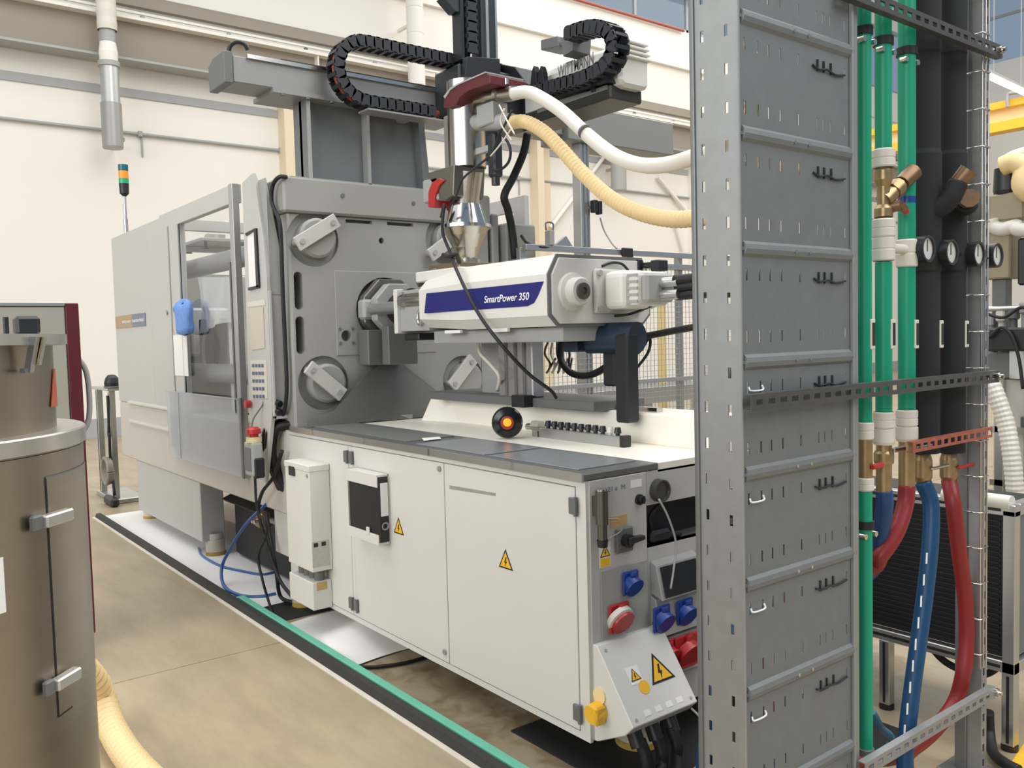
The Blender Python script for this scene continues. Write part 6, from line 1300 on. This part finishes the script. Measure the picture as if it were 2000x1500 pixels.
obj('clip', B().tube([(XFn+0.02, q.y-0.03, ft+0.12), (XFn+0.02, q.y-0.03, ft+0.17), (XFn+0.02, q.y+0.03, ft+0.17), (XFn+0.02, q.y+0.03, ft+0.12)], 0.006, 6), dgrey, rg2)
# ================================================================ stainless dryer drum, front left
DD = 1.6; UC = -292
c = CP+(CF+CX*((UC-1000)/F))*DD; DX, DY = c.x, c.y; RB = 0.38
def zat(v, u=100): 
    q = CP+(CF+CX*((UC-1000)/F)-CY*((v-750)/F))*DD; return q.z
def on_drum(u, v, r=RB):
    d = CX*((u-1000)/F)-CY*((v-750)/F)+CF
    ax, ay = CP.x-DX, CP.y-DY; A = d.x**2+d.y**2; Bq = 2*(ax*d.x+ay*d.y); Cq = ax*ax+ay*ay-r*r
    t = (-Bq-math.sqrt(max(0, Bq*Bq-4*A*Cq)))/(2*A); return CP+d*t
zf = P(163, 838, x=on_drum(150, 845).x).z
zf = CP.z-(838-676)/F*DD*1.02
zl = CP.z+(676-648)/F*DD
dm = thing('dryer_drum', (DX, DY, 0), 'stainless steel drum with latched door and stepped lid', 'drum')
obj('lower_drum', B().lathe([(0, 0.12), (RB, 0.12), (RB, zf-0.035)], (DX, DY, 0), seg=96), stain2, dm)
obj('step_flange', B().lathe([(RB, zf-0.034), (RB+0.006, zf-0.03), (RB+0.006, zf-0.003), (RB+0.003, zf), (0.3, zf)], (DX, DY, 0), seg=96), mat('flange_steel', (206, 203, 196), 0.3, 0.85, 0.04), dm)
RU = 0.334
up = obj('upper_drum', B().lathe([(RU, zf-0.02), (RU, zl-0.01)], (DX, DY, 0), seg=96), stain2, dm)
obj('lid', B().lathe([(RU, zl-0.022), (RU+0.026, zl-0.02), (RU+0.026, zl), (0, zl+0.004)], (DX, DY, 0), seg=96), mat('flange_steel', (206, 203, 196)), dm)
for k in range(3):
    a = 2*math.pi*k/3; obj('leg', B().box((DX+0.28*math.cos(a)-0.03, DY+0.28*math.sin(a)-0.03, 0), (DX+0.28*math.cos(a)+0.03, DY+0.28*math.sin(a)+0.03, 0.13), 0.004), dgrey, dm)
# motor on the lid
q = on_drum(52, 640, 0.27); mo = obj('lid_motor', B().box((q.x-0.022, q.y-0.022, zl), (q.x+0.022, q.y+0.022, zl+0.038), 0.006), blackp, dm)
q = on_drum(12, 640, 0.27); obj('lid_rod', B().cyl((q.x, q.y, zl), (q.x, q.y, zl+0.034), 0.005, seg=8), blackp, dm)
# lid clasp
q0, q1 = on_drum(62, 658, RU+0.028), on_drum(50, 728, RU+0.012)
n_ = Vector((q0.x-DX, q0.y-DY, 0)).normalized(); t_ = Vector((-n_.y, n_.x, 0))
cla = obj('lid_clasp', B().prism([q0-t_*0.006, q0+t_*0.006, q1+t_*0.006, q1-t_*0.006], n_*0.012), polish, dm)
obj('clasp_lever', B().prism([q0+t_*0.009, q0+t_*0.018, q0.lerp(q1, 0.8)+t_*0.015, q0.lerp(q1, 0.8)+t_*0.007], n_*0.018), polish, cla)
obj('clasp_foot', B().prism([q1-t_*0.016, q1+t_*0.01, q1+t_*0.01+Vector((0, 0, 0.008)), q1-t_*0.016+Vector((0, 0, 0.008))], n_*0.01), dgrey, cla)
# orange tag in the fold
tg = [on_drum(u, v, RU+0.002) for u, v in ((99, 795), (111, 793), (106, 720), (104, 720))]
obj('orange_tag', B().prism(tg, n_*0.002), mat('rust_orange', (178, 88, 58), 0.5), dm)
# curved door with seam and two latches
import itertools
def arc_panel(pts_uv_left, z0, z1, a0, a1, r, thick, n=14):
    b = B(); A, Q, A2, Q2 = [], [], [], []
    for i in range(n+1):
        a = a0+(a1-a0)*i/n; ca, sa2 = math.cos(a), math.sin(a)
        A.append(b.bm.verts.new((DX+r*ca, DY+r*sa2, z0))); Q.append(b.bm.verts.new((DX+r*ca, DY+r*sa2, z1)))
        A2.append(b.bm.verts.new((DX+(r-thick)*ca, DY+(r-thick)*sa2, z0))); Q2.append(b.bm.verts.new((DX+(r-thick)*ca, DY+(r-thick)*sa2, z1)))
    for i in range(n):
        b.face([A[i], A[i+1], Q[i+1], Q[i]], True); b.face([A2[i], Q2[i], Q2[i+1], A2[i+1]], True)
    for x in ([A[0], Q[0], Q2[0], A2[0]], [Q[n], A[n], A2[n], Q2[n]]): b.face([b.bm.verts.new(v.co) for v in x])
    return b
pt, pb2 = on_drum(88, 935), on_drum(103, 1405)
a0 = math.atan2(on_drum(90, 1000).y-DY, on_drum(90, 1000).x-DX)
sgn = 1 if True else -1
a1 = a0+1.9
dz0, dz1 = pb2.z, pt.z
door = obj('drum_door', arc_panel(None, dz0, dz1, a0+0.012, a1, RB+0.0012, 0.004, 24), stain2, dm)
obj('door_gap', arc_panel(None, dz0-0.002, dz1+0.002, a0+0.002, a0+0.012, RB+0.0008, 0.004, 2), blackprint, dm)
obj('door_gap', arc_panel(None, dz1, dz1+0.003, a0+0.006, a1, RB+0.0014, 0.004, 20), dgrey, dm)
obj('door_gap', arc_panel(None, dz0-0.003, dz0, a0+0.006, a0+0.12, RB+0.0014, 0.004, 4), blackprint, dm)
for u0, v0, u1, v1 in ((52, 1020, 124, 1008), (78, 1340, 140, 1320)):
    pa, pb3 = on_drum(u0, v0, RB+0.004), on_drum(u1, v1, RB+0.004); n2 = Vector((pb3.x-DX, pb3.y-DY, 0)).normalized()
    mid = on_drum((u0+u1)/2, (v0+v1)/2, RB+0.004); n1 = Vector((mid.x-DX, mid.y-DY, 0)).normalized(); tt = Vector((-n1.y, n1.x, 0)); zz_ = (pa.z+pb3.z)/2
    w0, w1 = (pa-mid).dot(tt), (pb3-mid).dot(tt); m0 = Vector((mid.x, mid.y, zz_))
    la_ = obj('latch', B().prism([m0+tt*(w0*0.45)+Vector((0, 0, -0.011)), m0+tt*w1+Vector((0, 0, -0.011)), m0+tt*w1+Vector((0, 0, 0.011)), m0+tt*(w0*0.45)+Vector((0, 0, 0.011))], n1*0.02, 0.003), mat('latch_steel', (214, 212, 206), 0.3, 0.7), door)
    obj('latch_base', B().prism([m0+tt*w0+Vector((0, 0, -0.014)), m0+tt*(w0*0.4)+Vector((0, 0, -0.014)), m0+tt*(w0*0.4)+Vector((0, 0, 0.014)), m0+tt*w0+Vector((0, 0, 0.014))], n1*0.012, 0.003), dgrey, la_)
q = on_drum(4, 1140, RB+0.001); n1 = Vector((q.x-DX, q.y-DY, 0)).normalized(); tt = Vector((-n1.y, n1.x, 0))
obj('paper_label', B().prism([q-tt*0.06+Vector((0, 0, -0.05)), q+tt*0.004+Vector((0, 0, -0.05)), q+tt*0.004+Vector((0, 0, 0.045)), q-tt*0.06+Vector((0, 0, 0.045))], n1*0.001), paper, dm)
# beige spiral hose on the floor behind the drum
hs_ = [P(150, 1290, z=0.35), P(185, 1330, z=0.22), P(200, 1365, z=0.12), P(218, 1420, z=0.06), P(250, 1475, z=0.05), P(300, 1530, z=0.05), P(380, 1600, z=0.05)]
tag(obj('spiral_hose', B().tube(hs_, 0.052, 24, 30, rib=0.06, step=0.018), hoseb), 'beige spiral hose lying on the floor behind the drum', 'hose')
# ================================================================ grey cabinet with wine-red edge behind the drum
XK = -2.73; yk1 = P(191, 1227, x=XK).y; yk1 = P(150, 592, x=XK).y*0.5+P(185, 1150, x=XK).y*0.5
zkt = P(140, 592, x=XK).z
kc = thing('dryer_cabinet', (XK-0.4, yk1-0.6, 0), 'grey dryer cabinet with wine-red corner strip behind the drum', 'cabinet')
obj('body', B().box((XK-0.8, yk1-1.3, 0.1), (XK-0.012, yk1-0.01, zkt-0.015), 0.006), mgrey, kc)
yr0 = P(127, 600, x=XK).y
obj('corner_strip', B().box((XK-0.8, yr0, 0.08), (XK+0.004, yk1, zkt), 0.004), winered, kc)
obj('front_panel', B().box((XK-0.012, yk1-1.29, 0.12), (XK, yr0-0.004, zkt-0.02), 0.003), mat('panel_taupe', (158, 154, 144), 0.45), kc)
obj('cornice', B().box((XK-0.8, yk1-1.3, zkt-0.015), (XK+0.006, yr0, zkt+0.004), 0.003), alu, kc)
obj('side_handle', B().tube([(XK-0.1, yk1, zkt-0.28), (XK-0.1, yk1+0.04, zkt-0.36), (XK-0.1, yk1+0.05, zkt-0.5), (XK-0.1, yk1+0.04, zkt-0.62), (XK-0.1, yk1, zkt-0.7)], 0.014, 10), mgrey, kc)
for x in (XK-0.7, XK-0.1):
    for y in (yk1-1.2, yk1-0.1): obj('caster', B().cyl((x, y-0.02, 0.045), (x, y+0.02, 0.045), 0.045, seg=16).box((x-0.02, y-0.025, 0.05), (x+0.02, y+0.025, 0.1)), blackp, kc)
# ================================================================ aluminium stand behind the machine, far left
YS = 0.1
k2 = lambda u, v: P(u, v, y=YS)
xa3, xb3 = k2(200, 900).x, k2(224, 900).x
sd = thing('profile_stand', ((xa3+xb3)/2, YS, 0), 'narrow aluminium profile stand beside the machine end', 'stand')
zst = k2(212, 762).z
for x in (xa3, xb3):
    obj('post', B().box((x-0.03, YS-0.03, 0.05), (x+0.03, YS+0.03, zst), 0.004), alu, sd); obj('groove', B().box((x-0.008, YS-0.032, 0.06), (x+0.008, YS-0.029, zst-0.02)), blackp, sd)
obj('top_plate', B().box((xa3-0.08, YS-0.06, zst), (xb3+0.1, YS+0.2, zst+0.03), 0.004), alu, sd)
obj('base_rail', B().box((xa3-0.12, YS-0.05, 0.0), (xb3+0.12, YS+0.25, 0.05), 0.006), alu, sd)
obj('base_block', B().box((xb3-0.03, YS-0.12, 0.0), (xb3+0.3, YS-0.04, 0.09), 0.02), blackp, sd)
q = k2(219, 756); wl = thing('black_lamp_head', (q.x, YS, zst+0.03), 'black domed head on top of the aluminium stand', 'lamp')
obj('dome', B().lathe([(0.07, 0), (0.075, 0.05), (0.06, 0.1), (0.035, 0.13), (0, 0.135)], (q.x, YS, zst+0.03), seg=18), blackp, wl); obj('rim', B().lathe([(0.08, 0), (0.08, 0.015), (0.07, 0.018)], (q.x, YS, zst+0.03), seg=18), dgrey, wl)
q = k2(226, 918); ring = []
cc = thing('cable_coil', (q.x, YS-0.07, q.z-0.15), 'coil of grey cable hanging on the aluminium stand', 'coil')
for k in range(3): obj('turn', B().tube([(q.x+0.12*math.cos(a)*(1+0.04*k), YS-0.06-0.018*k, q.z+0.12*math.sin(a)*(1+0.05*k)) for a in [2*math.pi*i/16 for i in range(17)]], 0.018, 8, 4), mat('coil_grey', (140, 134, 120), 0.5), cc)
hose('stand_cable', [(xb3+0.02, YS-0.04, zst-0.05), (xb3+0.06, YS-0.05, zst-0.3), (xb3+0.03, YS-0.05, zst-0.45), (xb3+0.1, YS-0.06, 0.7), (xb3+0.05, YS-0.05, 0.45), (xb3+0.15, YS-0.05, 0.1)], 0.014, blackr, 'black cable winding down the aluminium stand', 'cable')
